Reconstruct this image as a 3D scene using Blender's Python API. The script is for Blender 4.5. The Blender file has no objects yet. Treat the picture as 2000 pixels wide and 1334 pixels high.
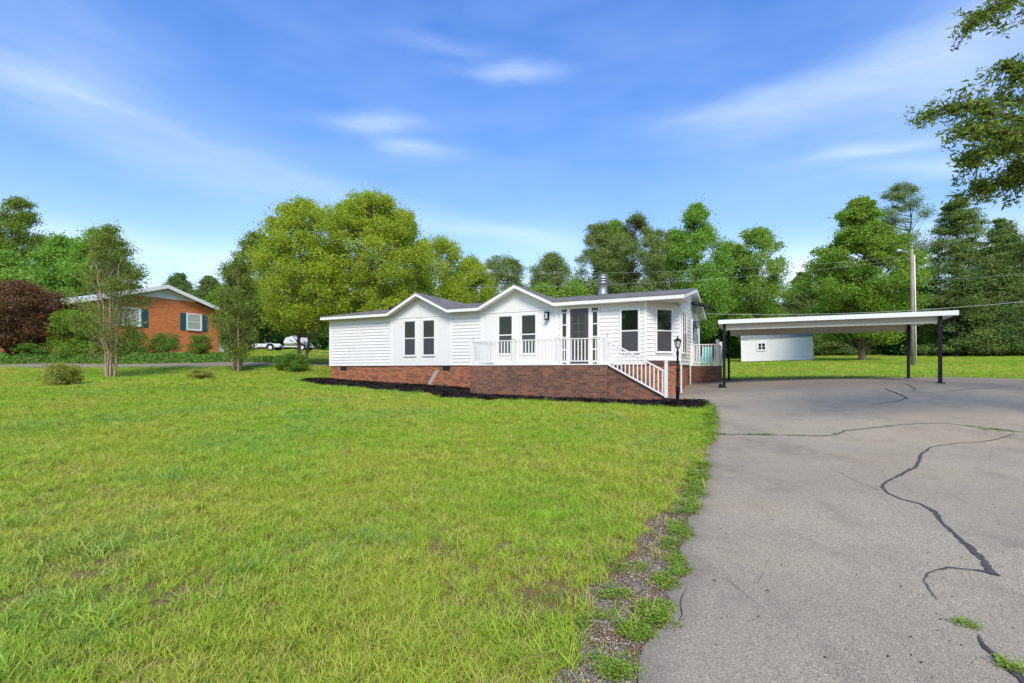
import bpy, math, random
import numpy as np
R = math.radians
sc = bpy.context.scene
C = sc.collection
rnd = random.Random(7)
rng = np.random.default_rng(11)

# ------------------------------------------------------------ camera, light, exposure
F = 965.0; HZ = 722.0; CAMZ = 1.5           # focal in photo pixels, horizon row, eye height
cd = bpy.data.cameras.new('camera'); cam = bpy.data.objects.new('camera', cd); C.objects.link(cam)
cd.sensor_width = 36; cd.lens = F/2000*36; cd.shift_y = (HZ-667)/2000
cd.clip_start = .05; cd.clip_end = 3000
cam.location = (0, 0, CAMZ); cam.rotation_euler = (R(90), 0, 0)
sc.camera = cam
SUN_EL, SUN_AZ = 44, 177                    # azimuth clockwise from +Y
sd = bpy.data.lights.new('sun', 'SUN'); so = bpy.data.objects.new('sun', sd); C.objects.link(so)
sd.energy = 2.75; sd.angle = R(20); sd.color = (1, .91, .76)
so.rotation_euler = (R(90-SUN_EL), 0, R(180-SUN_AZ))
sc.view_settings.view_transform = 'Standard'; sc.view_settings.look = 'None'
sc.view_settings.exposure = 0.54; sc.view_settings.gamma = 1
W = bpy.data.worlds.new('World'); sc.world = W; W.use_nodes = True

def build_world():
    nt = W.node_tree; nt.nodes.clear(); L = nt.links.new
    def n(t, **k):
        x = nt.nodes.new(t)
        for a, b in k.items(): setattr(x, a, b)
        return x
    def m(op, a, b=None, c=None, clamp=False):
        x = n('ShaderNodeMath', operation=op); x.use_clamp = clamp
        for i, v in enumerate((a, b, c)):
            if v is None: continue
            if isinstance(v, (int, float)): x.inputs[i].default_value = v
            else: L(v, x.inputs[i])
        return x.outputs[0]
    tc = n('ShaderNodeTexCoord')
    sky = n('ShaderNodeTexSky', sky_type='NISHITA'); sky.sun_disc = False
    sky.sun_elevation = R(SUN_EL); sky.sun_rotation = R(SUN_AZ)
    sky.air_density = 1.0; sky.dust_density = .6; sky.ozone_density = 2.2
    hs = n('ShaderNodeHueSaturation'); hs.inputs['Saturation'].default_value = 1.15
    hs.inputs['Value'].default_value = 1.0; hs.inputs['Hue'].default_value = .508
    L(sky.outputs[0], hs.inputs['Color'])
    sp = n('ShaderNodeSeparateXYZ'); L(tc.outputs['Generated'], sp.inputs[0])
    el_ = n('ShaderNodeMapRange'); L(sp.outputs[2], el_.inputs[0]); el_.inputs[1].default_value = .12; el_.inputs[2].default_value = .6
    cm = n('ShaderNodeMix', data_type='RGBA'); L(el_.outputs[0], cm.inputs[0]); cm.inputs[6].default_value = (1.22,1.12,.92,1); cm.inputs[7].default_value = (.74,1.10,1.42,1)
    mu = n('ShaderNodeMix', data_type='RGBA', blend_type='MULTIPLY'); mu.inputs[0].default_value = 1; L(hs.outputs[0], mu.inputs[6]); L(cm.outputs[2], mu.inputs[7])
    az = m('ARCTAN2', sp.outputs[0], sp.outputs[1])
    el = m('ARCSINE', sp.outputs[2])
    def noise(scale, vec, detail=5, rough=.6):
        x = n('ShaderNodeTexNoise'); x.inputs['Scale'].default_value = scale
        x.inputs['Detail'].default_value = detail; x.inputs['Roughness'].default_value = rough
        L(vec, x.inputs['Vector']); return x
    cv = n('ShaderNodeCombineXYZ'); L(az, cv.inputs[0]); L(m('MULTIPLY', el, 3.2), cv.inputs[1])
    w1 = noise(3.1, cv.outputs[0], 4, .5)
    s1 = n('ShaderNodeSeparateColor'); L(w1.outputs['Color'], s1.inputs[0])
    azd = m('ADD', az, m('MULTIPLY', m('SUBTRACT', s1.outputs[0], .5), .16))
    eld = m('ADD', el, m('MULTIPLY', m('SUBTRACT', s1.outputs[1], .5), .07))
    # fine streaks
    st = n('ShaderNodeCombineXYZ'); L(azd, st.inputs[0]); L(m('MULTIPLY', m('ADD', eld, m('MULTIPLY', az, .12)), 7), st.inputs[1])
    w2 = noise(4.0, st.outputs[0], 7, .62)
    streak = n('ShaderNodeMapRange'); streak.inputs[1].default_value = .3; streak.inputs[2].default_value = .72
    L(w2.outputs['Fac'], streak.inputs[0])
    blobs = [  # px, py, half width, half height (photo px), tilt deg, strength
        (985,140,95,19,-1,.5),(732,237,90,20,2,.55),(818,292,75,16,-6,.45),(1420,212,130,22,-4,.36),(1600,180,270,60,8,.33),
        (90,165,180,55,-4,.34),(330,285,380,60,-13,.2),(1860,325,190,20,-10,.5),(1700,295,150,16,-4,.42),(1900,110,260,120,20,.5),
        (990,455,230,30,-10,.42),(130,455,260,34,-6,.5),(850,80,120,22,-3,.2),(560,340,300,40,-12,.15),
        (1580,515,70,16,0,.8),(1250,560,500,50,0,.7),(480,520,140,45,0,.7),(1750,520,500,60,0,.6),(120,60,260,90,-4,.16)]
    tot = None
    for (px,py,hw,hh,tl,stg) in blobs:
        a0 = math.atan((px-1000)/F); c = math.cos(a0); e0 = math.atan((HZ-py)/F*c)
        wa = hw/F*c*c; we = hh/F*c*max(.5, math.cos(e0)**2)
        dx = m('SUBTRACT', azd, a0); dy = m('SUBTRACT', eld, e0)
        ct, s_ = math.cos(R(tl)), math.sin(R(tl))
        u = m('MULTIPLY_ADD', dx, ct/wa, m('MULTIPLY', dy, s_/wa))
        v = m('MULTIPLY_ADD', dx, -s_/we, m('MULTIPLY', dy, ct/we))
        r2 = m('MULTIPLY_ADD', u, u, m('MULTIPLY', v, v))
        g = m('MULTIPLY', m('EXPONENT', m('MULTIPLY', r2, -1.0)), stg)
        tot = g if tot is None else m('ADD', tot, g)
    fac = m('MULTIPLY', tot, m('MULTIPLY_ADD', streak.outputs[0], .36, .34))
    fac = m('ADD', fac, m('MULTIPLY_ADD', w1.outputs['Fac'], .22, -.078))
    fac = m('MINIMUM', fac, .8)
    mix = n('ShaderNodeMix', data_type='RGBA'); L(fac, mix.inputs[0]); L(mu.outputs[2], mix.inputs[6])
    mix.inputs[7].default_value = (5.6, 6.3, 7.6, 1)
    bg = n('ShaderNodeBackground'); bg.inputs[1].default_value = .145
    L(mix.outputs[2], bg.inputs[0])
    o = n('ShaderNodeOutputWorld'); L(bg.outputs[0], o.inputs[0])
build_world()

# ------------------------------------------------------------ frames and terrain
UX, UY = .897, -.4415; VX, VY = .4415, .897; UL = math.hypot(UX, UY)
UX/=UL; UY/=UL; VX, VY = -UY, UX
ROT = math.atan2(UY, UX)
PL = (-9.27, 25.2)
def hf(t, v): return (PL[0]+t*UX+v*VX, PL[1]+t*UY+v*VY)      # house frame -> world
def at(px, py, Y): return ((px-1000)/F*Y, Y, CAMZ+(HZ-py)/F*Y)
ctl = []
def cp(px, py, Y): ctl.append(at(px, py, Y))
for x, y in ((0,0),(-4,1),(4,1),(0,-8),(10,-6),(-10,-6),(-10,4),(12,4),(0,3),(2.4,2.4),(-2.4,2.4)): ctl.append((x,y,0.0))
for x, y, z in ((0,8,.16),(-6,9,.2),(5,9,.15),(11,8,.1),(-14,10,.35),(18,10,.3),(-25,14,.6),(3,12,.3),(-5,15,.45),(0,15,.38)): ctl.append((x,y,z))
cp(646,740,25.2); cp(918,759,21.5); cp(920,771,19.2); cp(1050,777,18.0); cp(1186,781,16.8); cp(1323,783,16.3); cp(1327,771,18.7)
cp(1303,786,15.9); cp(1380,752.5,20.3); cp(1415,756,18.54); cp(1837,749,15.74); cp(1422,744,21.8); cp(1772,739.6,19.1)
cp(1448,708,48.5); cp(1582,704,46); cp(1678,704,42); cp(1782,714,35); cp(1900,694,55); cp(1440,711,40); cp(2000,745,17.3)
cp(1600,694,62); cp(1950,700,45); cp(1600,735,24); cp(1900,732,20)
cp(120,753,18); cp(215,738,22); cp(394,741,21); cp(463,727,26); cp(572,724,27); cp(0,719,25.5); cp(250,718,26.5); cp(540,714,28.5)
cp(0,713,28.5); cp(250,712.5,29.5); cp(540,708,32); cp(640,716,31); cp(300,698,32); cp(100,700,31); cp(433,690,38); cp(550,686,50); cp(620,686,48); cp(620,700,40)
ctl += [(-70,60,5.0),(-90,20,4),(90,70,4.2),(70,20,2.5),(0,70,3.4),(0,45,2.2),(-30,80,5),(40,90,4.2),(60,-20,0),(-60,-20,1),(0,-50,-.3),(150,150,5),(-150,150,6),(0,160,5),(-150,-80,0),(150,-80,0),(0,30,1.6),(-35,42,3.0),(-28,35,2.6)]
ctl = np.array(ctl); CC = 4.0
A_ = np.sqrt(((ctl[:,None,:2]-ctl[None,:,:2])**2).sum(-1)+CC*CC)
wts = np.linalg.solve(A_ - np.eye(len(ctl))*.08, ctl[:,2]-1.0)
def ground(x, y):
    x = np.asarray(x, float); y = np.asarray(y, float); sh = x.shape
    xf, yf = x.ravel(), y.ravel(); out = np.empty(len(xf))
    for i in range(0, len(xf), 20000):
        d = np.sqrt((xf[i:i+20000,None]-ctl[None,:,0])**2+(yf[i:i+20000,None]-ctl[None,:,1])**2+CC*CC)
        out[i:i+20000] = d@wts+1.0
    r = np.hypot(xf, yf); k = np.clip((r-110)/90, 0, 1); out = out*(1-k)+4.5*k
    out += .012*np.sin(xf*2.1+1.3*np.sin(yf*1.7))*np.cos(yf*1.9+.7*xf)
    return out.reshape(sh)
def gz(x, y): return float(ground(np.array([x]), np.array([y]))[0])
def gp(px, py, lo=1.0, hi=90.0):
    Y = np.geomspace(lo, hi, 700); x = (px-1000)/F*Y
    d = CAMZ+(HZ-py)/F*Y-ground(x, Y)
    k = np.where(d < 0)[0]
    i = k[0] if len(k) else len(Y)-1
    if i == 0: return float(x[0]), float(Y[0])
    f = d[i-1]/(d[i-1]-d[i]); yy = Y[i-1]+(Y[i]-Y[i-1])*f
    return float((px-1000)/F*yy), float(yy)

# ------------------------------------------------------------ object helpers
def tag(o, label=None, cat=None, group=None, kind=None):
    if label: o['label'] = label
    if cat: o['category'] = cat
    if group: o['group'] = group
    if kind: o['kind'] = kind
    return o
def thing(name, label, cat, loc=(0,0,0), rz=0, group=None):
    o = bpy.data.objects.new(name, None); C.objects.link(o); o.empty_display_size = .2
    o.location = loc; o.rotation_euler = (0,0,rz)
    return tag(o, label, cat, group)
def link(name, me, mat, parent=None):
    o = bpy.data.objects.new(name, me); C.objects.link(o)
    if mat and not me.materials: me.materials.append(mat)
    if parent: o.parent = parent
    return o
def copy_tree(o, parent=None):
    c = o.copy(); C.objects.link(c); c.parent = parent
    for ch in list(o.children): copy_tree(ch, c)
    return c
class MB:
    def __init__(s, off=(0,0,0)): s.v=[]; s.f=[]; s.off=off
    def add(s, vs, fs):
        b = len(s.v); s.v += [tuple(p) for p in vs]; s.f += [tuple(b+i for i in f) for f in fs]; return s
    def hexa(s, p): return s.add(p, [(0,3,2,1),(4,5,6,7),(0,1,5,4),(1,2,6,5),(2,3,7,6),(3,0,4,7)])
    def box(s, x0,x1,y0,y1,z0,z1):
        return s.hexa([(x0,y0,z0),(x1,y0,z0),(x1,y1,z0),(x0,y1,z0),(x0,y0,z1),(x1,y0,z1),(x1,y1,z1),(x0,y1,z1)])
    def wbox(s, fr, a0,a1,z0,z1,o0,o1):       # box in a wall frame
        P = lambda a,o,z: (fr[0][0]+fr[1][0]*a+fr[2][0]*o, fr[0][1]+fr[1][1]*a+fr[2][1]*o, z)
        return s.hexa([P(a0,o0,z0),P(a1,o0,z0),P(a1,o1,z0),P(a0,o1,z0),P(a0,o0,z1),P(a1,o0,z1),P(a1,o1,z1),P(a0,o1,z1)])
    def wprism(s, fr, pts, o0, o1):           # polygon (a,z) extruded in o
        P = lambda a,o,z: (fr[0][0]+fr[1][0]*a+fr[2][0]*o, fr[0][1]+fr[1][1]*a+fr[2][1]*o, z)
        n = len(pts)
        return s.add([P(a,o0,z) for a,z in pts]+[P(a,o1,z) for a,z in pts],
            [tuple(range(n-1,-1,-1)), tuple(range(n,2*n))]+[(i,(i+1)%n,n+(i+1)%n,n+i) for i in range(n)])
    def tube(s, pts, rad, n=8, cap=True):
        pts = [np.array(p, float) for p in pts]; b = len(s.v); k = len(pts)
        if not hasattr(rad, '__len__'): rad = [rad]*k
        for i, p in enumerate(pts):
            d = pts[min(i+1,k-1)]-pts[max(i-1,0)]; d /= (np.linalg.norm(d)+1e-9)
            a = np.cross(d, (0,0,1) if abs(d[2])<.9 else (1,0,0)); a /= np.linalg.norm(a); c = np.cross(d, a)
            for j in range(n):
                th = 2*math.pi*j/n; s.v.append(tuple(p+rad[i]*(math.cos(th)*a+math.sin(th)*c)))
        for i in range(k-1):
            for j in range(n):
                s.f.append((b+i*n+j, b+i*n+(j+1)%n, b+(i+1)*n+(j+1)%n, b+(i+1)*n+j))
        if cap: s.f.append(tuple(b+j for j in range(n-1,-1,-1))); s.f.append(tuple(b+(k-1)*n+j for j in range(n)))
        return s
    def lathe(s, c, prof, n=16):              # prof: (r,z)
        b = len(s.v)
        for r, z in prof:
            for j in range(n):
                th = 2*math.pi*j/n; s.v.append((c[0]+r*math.cos(th), c[1]+r*math.sin(th), c[2]+z))
        for i in range(len(prof)-1):
            for j in range(n): s.f.append((b+i*n+j, b+i*n+(j+1)%n, b+(i+1)*n+(j+1)%n, b+(i+1)*n+j))
        s.f.append(tuple(b+j for j in range(n-1,-1,-1))); s.f.append(tuple(b+(len(prof)-1)*n+j for j in range(n)))
        return s
    def build(s, name, mat, parent=None, smooth=False, bevel=0):
        me = bpy.data.meshes.new(name)
        o = s.off
        me.from_pydata([(p[0]-o[0],p[1]-o[1],p[2]-o[2]) for p in s.v], [], s.f); me.update()
        if smooth: me.polygons.foreach_set('use_smooth', [True]*len(me.polygons))
        ob = link(name, me, mat, parent)
        if bevel:
            bv = ob.modifiers.new('bevel','BEVEL'); bv.width = bevel; bv.segments = 2; bv.limit_method='ANGLE'
        return ob
def mesh_np(name, v, f4, smooth=False):       # v (N,3), f4 (M,k)
    me = bpy.data.meshes.new(name); v = np.ascontiguousarray(v, np.float32); k = f4.shape[1]
    me.vertices.add(len(v)); me.vertices.foreach_set('co', v.ravel())
    me.loops.add(f4.size); me.loops.foreach_set('vertex_index', f4.astype(np.int32).ravel())
    me.polygons.add(len(f4)); me.polygons.foreach_set('loop_start', np.arange(0, f4.size, k, dtype=np.int32))
    me.polygons.foreach_set('loop_total', np.full(len(f4), k, np.int32))
    if smooth: me.polygons.foreach_set('use_smooth', np.ones(len(f4), bool))
    me.update(calc_edges=True); return me
def grid_mesh(name, X, Y, Z):
    r, c = X.shape; i = np.arange(r*c).reshape(r, c)
    f = np.stack([i[:-1,:-1], i[:-1,1:], i[1:,1:], i[1:,:-1]], -1).reshape(-1,4)
    return mesh_np(name, np.stack([X,Y,Z],-1).reshape(-1,3), f, True)

# ------------------------------------------------------------ materials
class Mt:
    def __init__(s, name, rough=.7, spec=.3):
        s.m = bpy.data.materials.new(name); s.m.use_nodes = True; s.nt = s.m.node_tree
        s.b = s.nt.nodes['Principled BSDF']; s.b.inputs['Roughness'].default_value = rough
        s.b.inputs['Specular IOR Level'].default_value = spec
        s.tc = s.n('ShaderNodeTexCoord'); s.geo = s.n('ShaderNodeNewGeometry')
    def n(s, t, **k):
        x = s.nt.nodes.new(t)
        for a, b in k.items(): setattr(x, a, b)
        return x
    def L(s, a, b): s.nt.links.new(a, b)
    def setv(s, inp, v):
        if isinstance(v, (int,float)): inp.default_value = v
        elif isinstance(v, tuple): inp.default_value = v if len(v)==4 or len(inp.default_value)==3 else v+(1,)
        else: s.L(v, inp)
    def math(s, op, a, b=0, c=None, clamp=False):
        x = s.n('ShaderNodeMath', operation=op); x.use_clamp = clamp
        s.setv(x.inputs[0], a); s.setv(x.inputs[1], b)
        if c is not None: s.setv(x.inputs[2], c)
        return x.outputs[0]
    def noise(s, scale, detail=4, rough=.6, vec=None, out='Fac'):
        x = s.n('ShaderNodeTexNoise'); x.inputs['Scale'].default_value = scale
        x.inputs['Detail'].default_value = detail; x.inputs['Roughness'].default_value = rough
        s.L(vec if vec is not None else s.geo.outputs['Position'], x.inputs['Vector']); return x.outputs[out]
    def vor(s, scale, vec=None, feature='F1', out='Distance', rand=1):
        x = s.n('ShaderNodeTexVoronoi', feature=feature); x.inputs['Scale'].default_value = scale
        x.inputs['Randomness'].default_value = rand
        s.L(vec if vec is not None else s.geo.outputs['Position'], x.inputs['Vector']); return x.outputs[out]
    def ramp(s, f, lo, hi, a=0., b=1.):
        x = s.n('ShaderNodeMapRange'); s.setv(x.inputs[0], f)
        for i, v in enumerate((lo,hi,a,b)): x.inputs[i+1].default_value = v
        return x.outputs[0]
    def mix(s, f, a, b, mode='MIX'):
        x = s.n('ShaderNodeMix', data_type='RGBA', blend_type=mode); s.setv(x.inputs[0], f)
        s.setv(x.inputs[6], a); s.setv(x.inputs[7], b); return x.outputs[2]
    def col(s, c): s.setv(s.b.inputs['Base Color'], c); return s
    def bump(s, h, strength=.3, dist=.01):
        x = s.n('ShaderNodeBump'); x.inputs['Strength'].default_value = strength; x.inputs['Distance'].default_value = dist
        s.L(h, x.inputs['Height']); s.L(x.outputs[0], s.b.inputs['Normal']); return s
    def map(s, scale=(1,1,1), src=None):
        x = s.n('ShaderNodeVectorMath', operation='MULTIPLY'); s.L(src or s.geo.outputs['Position'], x.inputs[0])
        x.inputs[1].default_value = scale; return x.outputs[0]

def plain(name, c, rough=.5, spec=.4, metal=0, var=.08, scale=6, dirt=None):
    m = Mt(name, rough, spec); m.b.inputs['Metallic'].default_value = metal
    n1 = m.noise(scale, 5); lo = tuple(x*(1-var) for x in c); hi = tuple(min(1,x*(1+var)) for x in c)
    base = m.mix(n1, lo, hi)
    if dirt:
        d = m.ramp(m.noise(1.7, 6, .7), .5, .75, 0, dirt[1]); base = m.mix(d, base, dirt[0])
    m.col(base); return m.m
M = {}
M['siding'] = plain('white_vinyl', (.75,.725,.69), .42, .4, var=.04, scale=1.2, dirt=((.56,.55,.49),.3))
M['trim'] = plain('white_trim_paint', (.79,.77,.735), .4, .4, var=.02, dirt=((.7,.7,.66),.12))
M['soffit'] = plain('soffit_paint', (.74,.71,.62), .6, .3, var=.03)
M['railing'] = plain('white_rail_paint', (.76,.74,.71), .4, .4, var=.03, scale=4, dirt=((.66,.66,.6),.18))
M['black_metal'] = plain('black_metal', (.008,.010,.017), .5, .22, .0, var=.3, scale=14)
M['galv'] = plain('galvanised_steel', (.38,.39,.41), .42, .5, .75, var=.25, scale=5, dirt=((.2,.18,.16),.5))
M['carport_white'] = plain('white_sheet_metal', (.80,.82,.86), .35, .5, var=.04, dirt=((.6,.6,.58),.2))
M['beam_paint'] = plain('beige_beam_paint', (.60,.57,.47), .5, .4, var=.06, dirt=((.42,.38,.3),.25))
M['door'] = plain('plum_grey_paint', (.062,.05,.06), .35, .5, var=.1)
M['teal'] = plain('teal_plastic', (.10,.50,.47), .4, .5)
M['shutter'] = plain('teal_shutter_paint', (.03,.115,.13), .5, .4)
M['blind'] = plain('window_blind', (.42,.42,.36), .7, .2)
M['tyre'] = plain('tyre_rubber', (.02,.02,.021), .8, .2)
M['boat_white'] = plain('white_gelcoat', (.75,.75,.76), .3, .5, dirt=((.4,.4,.4),.3))
M['cover'] = plain('boat_cover_canvas', (.55,.55,.56), .8, .2, var=.2)
M['grey_metal'] = plain('grey_machine_metal', (.25,.27,.28), .5, .4, .3)
M['wire'] = plain('cable_insulation', (.33,.33,.34), .6, .3)
M['lampglass'] = plain('lamp_glass', (.5,.52,.5), .15, .6)
M['dark_vent'] = plain('dark_vent_metal', (.02,.02,.022), .6, .3)

def glass_mat(name, c, rough):
    m = Mt(name, rough, .5); m.col(c); m.b.inputs['IOR'].default_value = 1.5
    m.b.inputs['Coat Weight'].default_value = 0
    m.bump(m.noise(1.3, 2), .05, .02); return m.m
M['glass'] = glass_mat('window_glass', (.010,.014,.010), .04)
M['screen'] = plain('insect_screen', (.06,.06,.065), .55, .25, var=.1)

def brick(name, c1, c2, mortar, dark, warm=(.35,.2,.12), ef_=.55, stain=.3):
    m = Mt(name, .85, .2)
    sp = m.n('ShaderNodeSeparateXYZ'); m.L(m.tc.outputs['Object'], sp.inputs[0])
    cx = m.math('ADD', sp.outputs[0], sp.outputs[1])
    cv = m.n('ShaderNodeCombineXYZ'); m.L(cx, cv.inputs[0]); m.L(sp.outputs[2], cv.inputs[1])
    b = m.n('ShaderNodeTexBrick'); m.L(cv.outputs[0], b.inputs['Vector'])
    b.inputs['Scale'].default_value = 1; b.inputs['Brick Width'].default_value = .21; b.inputs['Row Height'].default_value = .072
    b.inputs['Mortar Size'].default_value = .006; b.inputs['Mortar Smooth'].default_value = .2
    b.inputs['Color1'].default_value = c1+(1,); b.inputs['Color2'].default_value = c2+(1,); b.inputs['Mortar'].default_value = mortar+(1,)
    # per brick darkening: cell noise on brick cells
    fl = m.math('FLOOR', m.math('DIVIDE', cx, .21)); fz = m.math('FLOOR', m.math('DIVIDE', sp.outputs[2], .072))
    cc = m.n('ShaderNodeCombineXYZ'); m.L(fl, cc.inputs[0]); m.L(fz, cc.inputs[1])
    wn = m.n('ShaderNodeTexWhiteNoise'); m.L(cc.outputs[0], wn.inputs['Vector'])
    dk = m.math('MULTIPLY', m.ramp(wn.outputs['Value'], .55, .72), m.math('SUBTRACT', 1, b.outputs['Fac']))
    base = m.mix(m.math('MULTIPLY', dk, .6), b.outputs['Color'], dark)
    st = m.ramp(m.noise(1.5, 7, .7, m.tc.outputs['Object']), .5, .72, 0, stain)
    base = m.mix(st, base, (.05,.045,.045))
    ef = m.ramp(m.noise(2.6, 6, .75, m.map((1,1,.6), m.tc.outputs['Object'])), .6, .78, 0, ef_)
    base = m.mix(ef, base, (.38,.34,.31))
    m.col(base); m.bump(m.math('SUBTRACT', m.noise(60,3), m.math('MULTIPLY', b.outputs['Fac'], 2)), .5, .006)
    return m.m
M['brick_orange'] = brick('orange_brick', (.46,.15,.055), (.31,.105,.05), (.30,.23,.17), (.07,.04,.03), stain=.35)
M['brick_dark'] = brick('weathered_brick', (.29,.115,.065), (.165,.078,.055), (.22,.17,.13), (.065,.045,.04), stain=.6)
M['brick_far'] = brick('far_brick', (.72,.22,.06), (.62,.175,.05), (.60,.27,.13), (.46,.13,.045), ef_=.08, stain=.04)

def shingles(name, c):
    m = Mt(name, .9, .15)
    br = m.n('ShaderNodeTexBrick'); m.L(m.tc.outputs['Object'], br.inputs['Vector'])
    br.inputs['Scale'].default_value = 1; br.inputs['Brick Width'].default_value = .3; br.inputs['Row Height'].default_value = .14
    br.inputs['Mortar Size'].default_value = .008
    br.inputs['Color1'].default_value = tuple(x*.75 for x in c)+(1,); br.inputs['Color2'].default_value = tuple(x*1.3 for x in c)+(1,)
    br.inputs['Mortar'].default_value = tuple(x*.45 for x in c)+(1,)
    n = m.noise(3, 6, .7)
    m.col(m.mix(m.ramp(n,.35,.7,0,.6), br.outputs[0], tuple(x*1.5 for x in c))); m.bump(m.noise(80,3), .5, .01); return m.m
M['roof'] = shingles('asphalt_shingles', (.16,.145,.135))
M['roof_far'] = plain('pale_metal_roof', (.62,.63,.65), .4, .4)
M['shed_roof'] = shingles('grey_shingles', (.22,.22,.225))

def asphalt():
    m = Mt('asphalt', .92, .15)
    a = m.vor(150, feature='F1', out='Color'); s1 = m.n('ShaderNodeSeparateColor'); m.L(a, s1.inputs[0])
    speck = m.ramp(s1.outputs[0], 0, 1)
    fine = m.noise(160, 3, .7)
    base = m.mix(speck, (0.239,0.197,0.143), (0.514,0.432,0.309))
    base = m.mix(m.ramp(fine,.3,.7,0,.55), base, (0.371,0.308,0.216))
    base = m.mix(m.ramp(s1.outputs[1], .86, .95, 0, .7), base, (0.718,0.621,0.461))      # pale aggregate
    base = m.mix(m.ramp(s1.outputs[2], .93, .98, 0, .75), base, (0.060,0.052,0.042))
    big = m.noise(.35, 6, .65); base = m.mix(m.ramp(big,.40,.62,0,.42), base, (0.275,0.227,0.166))
    warm = m.noise(.6, 4, .6); base = m.mix(m.ramp(warm,.5,.7,0,.28), base, (0.455,0.333,0.195))
    sp = m.n('ShaderNodeSeparateXYZ'); m.L(m.geo.outputs['Position'], sp.inputs[0])
    # newer, darker asphalt beyond the old seam near the house and carport
    w = m.math('ADD', m.math('ADD', sp.outputs[1], m.math('MULTIPLY', sp.outputs[0], .35)), m.math('MULTIPLY', m.math('SUBTRACT', m.noise(.5,3), .5), 1.6))
    base = m.mix(m.ramp(w, 18.6, 20.2, 0, .6), base, (0.179,0.156,0.128))
    att = m.n('ShaderNodeAttribute', attribute_name='edge'); 
    base = m.mix(m.math('MULTIPLY', att.outputs['Fac'], .5), base, (0.155,0.133,0.106))
    stn = m.ramp(m.noise(1.1, 8, .78, m.map((1,.6,1))), .50, .70, 0, .42); base = m.mix(stn, base, (0.107,0.094,0.078))
    hl = m.ramp(m.vor(1.3, m.math and m.map((1,.8,1)), 'DISTANCE_TO_EDGE'), .0, .006, .0, 1)      # hairline cracks, broken up by noise
    hk = m.math('MULTIPLY', m.math('SUBTRACT', 1, hl), m.ramp(m.noise(.7,3), .52, .6, 0, .6)); base = m.mix(hk, base, (0.065,0.059,0.053))
    m.col(base); m.bump(m.math('ADD', m.noise(140,3), m.vor(150)), .55, .006); return m.m
M['asphalt'] = asphalt()
def tar():
    m = Mt('tar_seal', .8, .2); m.col(m.mix(m.ramp(m.noise(30,5,.7),.35,.65), (.052,.046,.042), (.125,.112,.10))); m.bump(m.noise(90,3), .6, .006); return m.m
M['tar'] = tar()
def soil(name, a, b, sc_=18):
    m = Mt(name, .95, .1); m.col(m.mix(m.ramp(m.noise(sc_,7,.75),.3,.7), a, b)); m.bump(m.noise(sc_*3,5,.7), .9, .02); return m.m
M['lawn_soil'] = None
def lawnsoil():
    m = Mt('lawn_soil', .95, .08)
    g = m.mix(m.ramp(m.noise(25,6,.8),.3,.7), (.10,.15,.02), (.22,.27,.045))
    st = m.mix(m.ramp(m.noise(60,5,.8),.35,.65), (.20,.12,.06), (.46,.35,.17))
    p = m.ramp(m.noise(.9, 6, .7), .5, .66); g = m.mix(m.math('MULTIPLY', p, .75), g, st)
    big = m.ramp(m.noise(.12, 4), .4, .62); g = m.mix(m.math('MULTIPLY', big, .35), g, (.24,.34,.04))
    sp = m.n('ShaderNodeSeparateXYZ'); m.L(m.geo.outputs['Position'], sp.inputs[0])
    br = m.mix(m.ramp(m.noise(70,5,.8),.35,.65), (.19,.10,.045), (.46,.31,.15)); br = m.mix(m.ramp(m.noise(23,4,.7),.45,.6,0,.6), br, (.22,.26,.05))
    g = m.mix(m.ramp(sp.outputs[1], 8, 30), br, g)
    m.col(g); m.bump(m.noise(50,6,.8), 1, .03); return m.m
M['lawn_soil'] = lawnsoil()
M['mulch'] = soil('black_mulch', (.008,.007,.007), (.06,.045,.04), 40)
def gravelm():
    m = Mt('gravel_dirt', .95, .1)
    a = m.vor(60, out='Color'); s1 = m.n('ShaderNodeSeparateColor'); m.L(a, s1.inputs[0])
    g = m.mix(s1.outputs[0], (.12,.095,.075), (.48,.42,.35))
    d = m.ramp(m.noise(3.2, 6, .7), .36, .55, 0, .95); g = m.mix(d, g, m.mix(m.noise(60,4), (.12,.065,.03), (.32,.20,.095)))
    m.col(g); m.bump(m.math('ADD', m.vor(60), m.noise(40,5)), 1, .02); return m.m
M['gravel'] = gravelm()
def stonem():
    m = Mt('gravel_stone', .9, .2); oi = m.n('ShaderNodeObjectInfo')
    m.col(m.mix(oi.outputs['Random'], (.14,.12,.09), (.50,.44,.35))); return m.m
M['stone'] = stonem()
M['old_road'] = soil('worn_road', (.22,.175,.13), (.34,.28,.21), 6)
def bark(name, a, b, sc_=9):
    m = Mt(name, .9, .1); m.col(m.mix(m.ramp(m.noise(sc_,6,.7,m.map((1,1,.22))),.35,.65), a, b)); m.bump(m.noise(sc_*2,5,.7,m.map((1,1,.2))), .8, .03); return m.m
M['bark_dark'] = bark('dark_bark', (.035,.028,.022), (.13,.105,.08))
M['bark_brown'] = bark('brown_bark', (.09,.06,.042), (.24,.18,.135))
M['bark_pale'] = bark('smooth_pale_bark', (.22,.14,.09), (.48,.37,.27), 5)
M['pole_wood'] = bark('pole_wood', (.20,.165,.13), (.40,.335,.27), 5)

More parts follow.
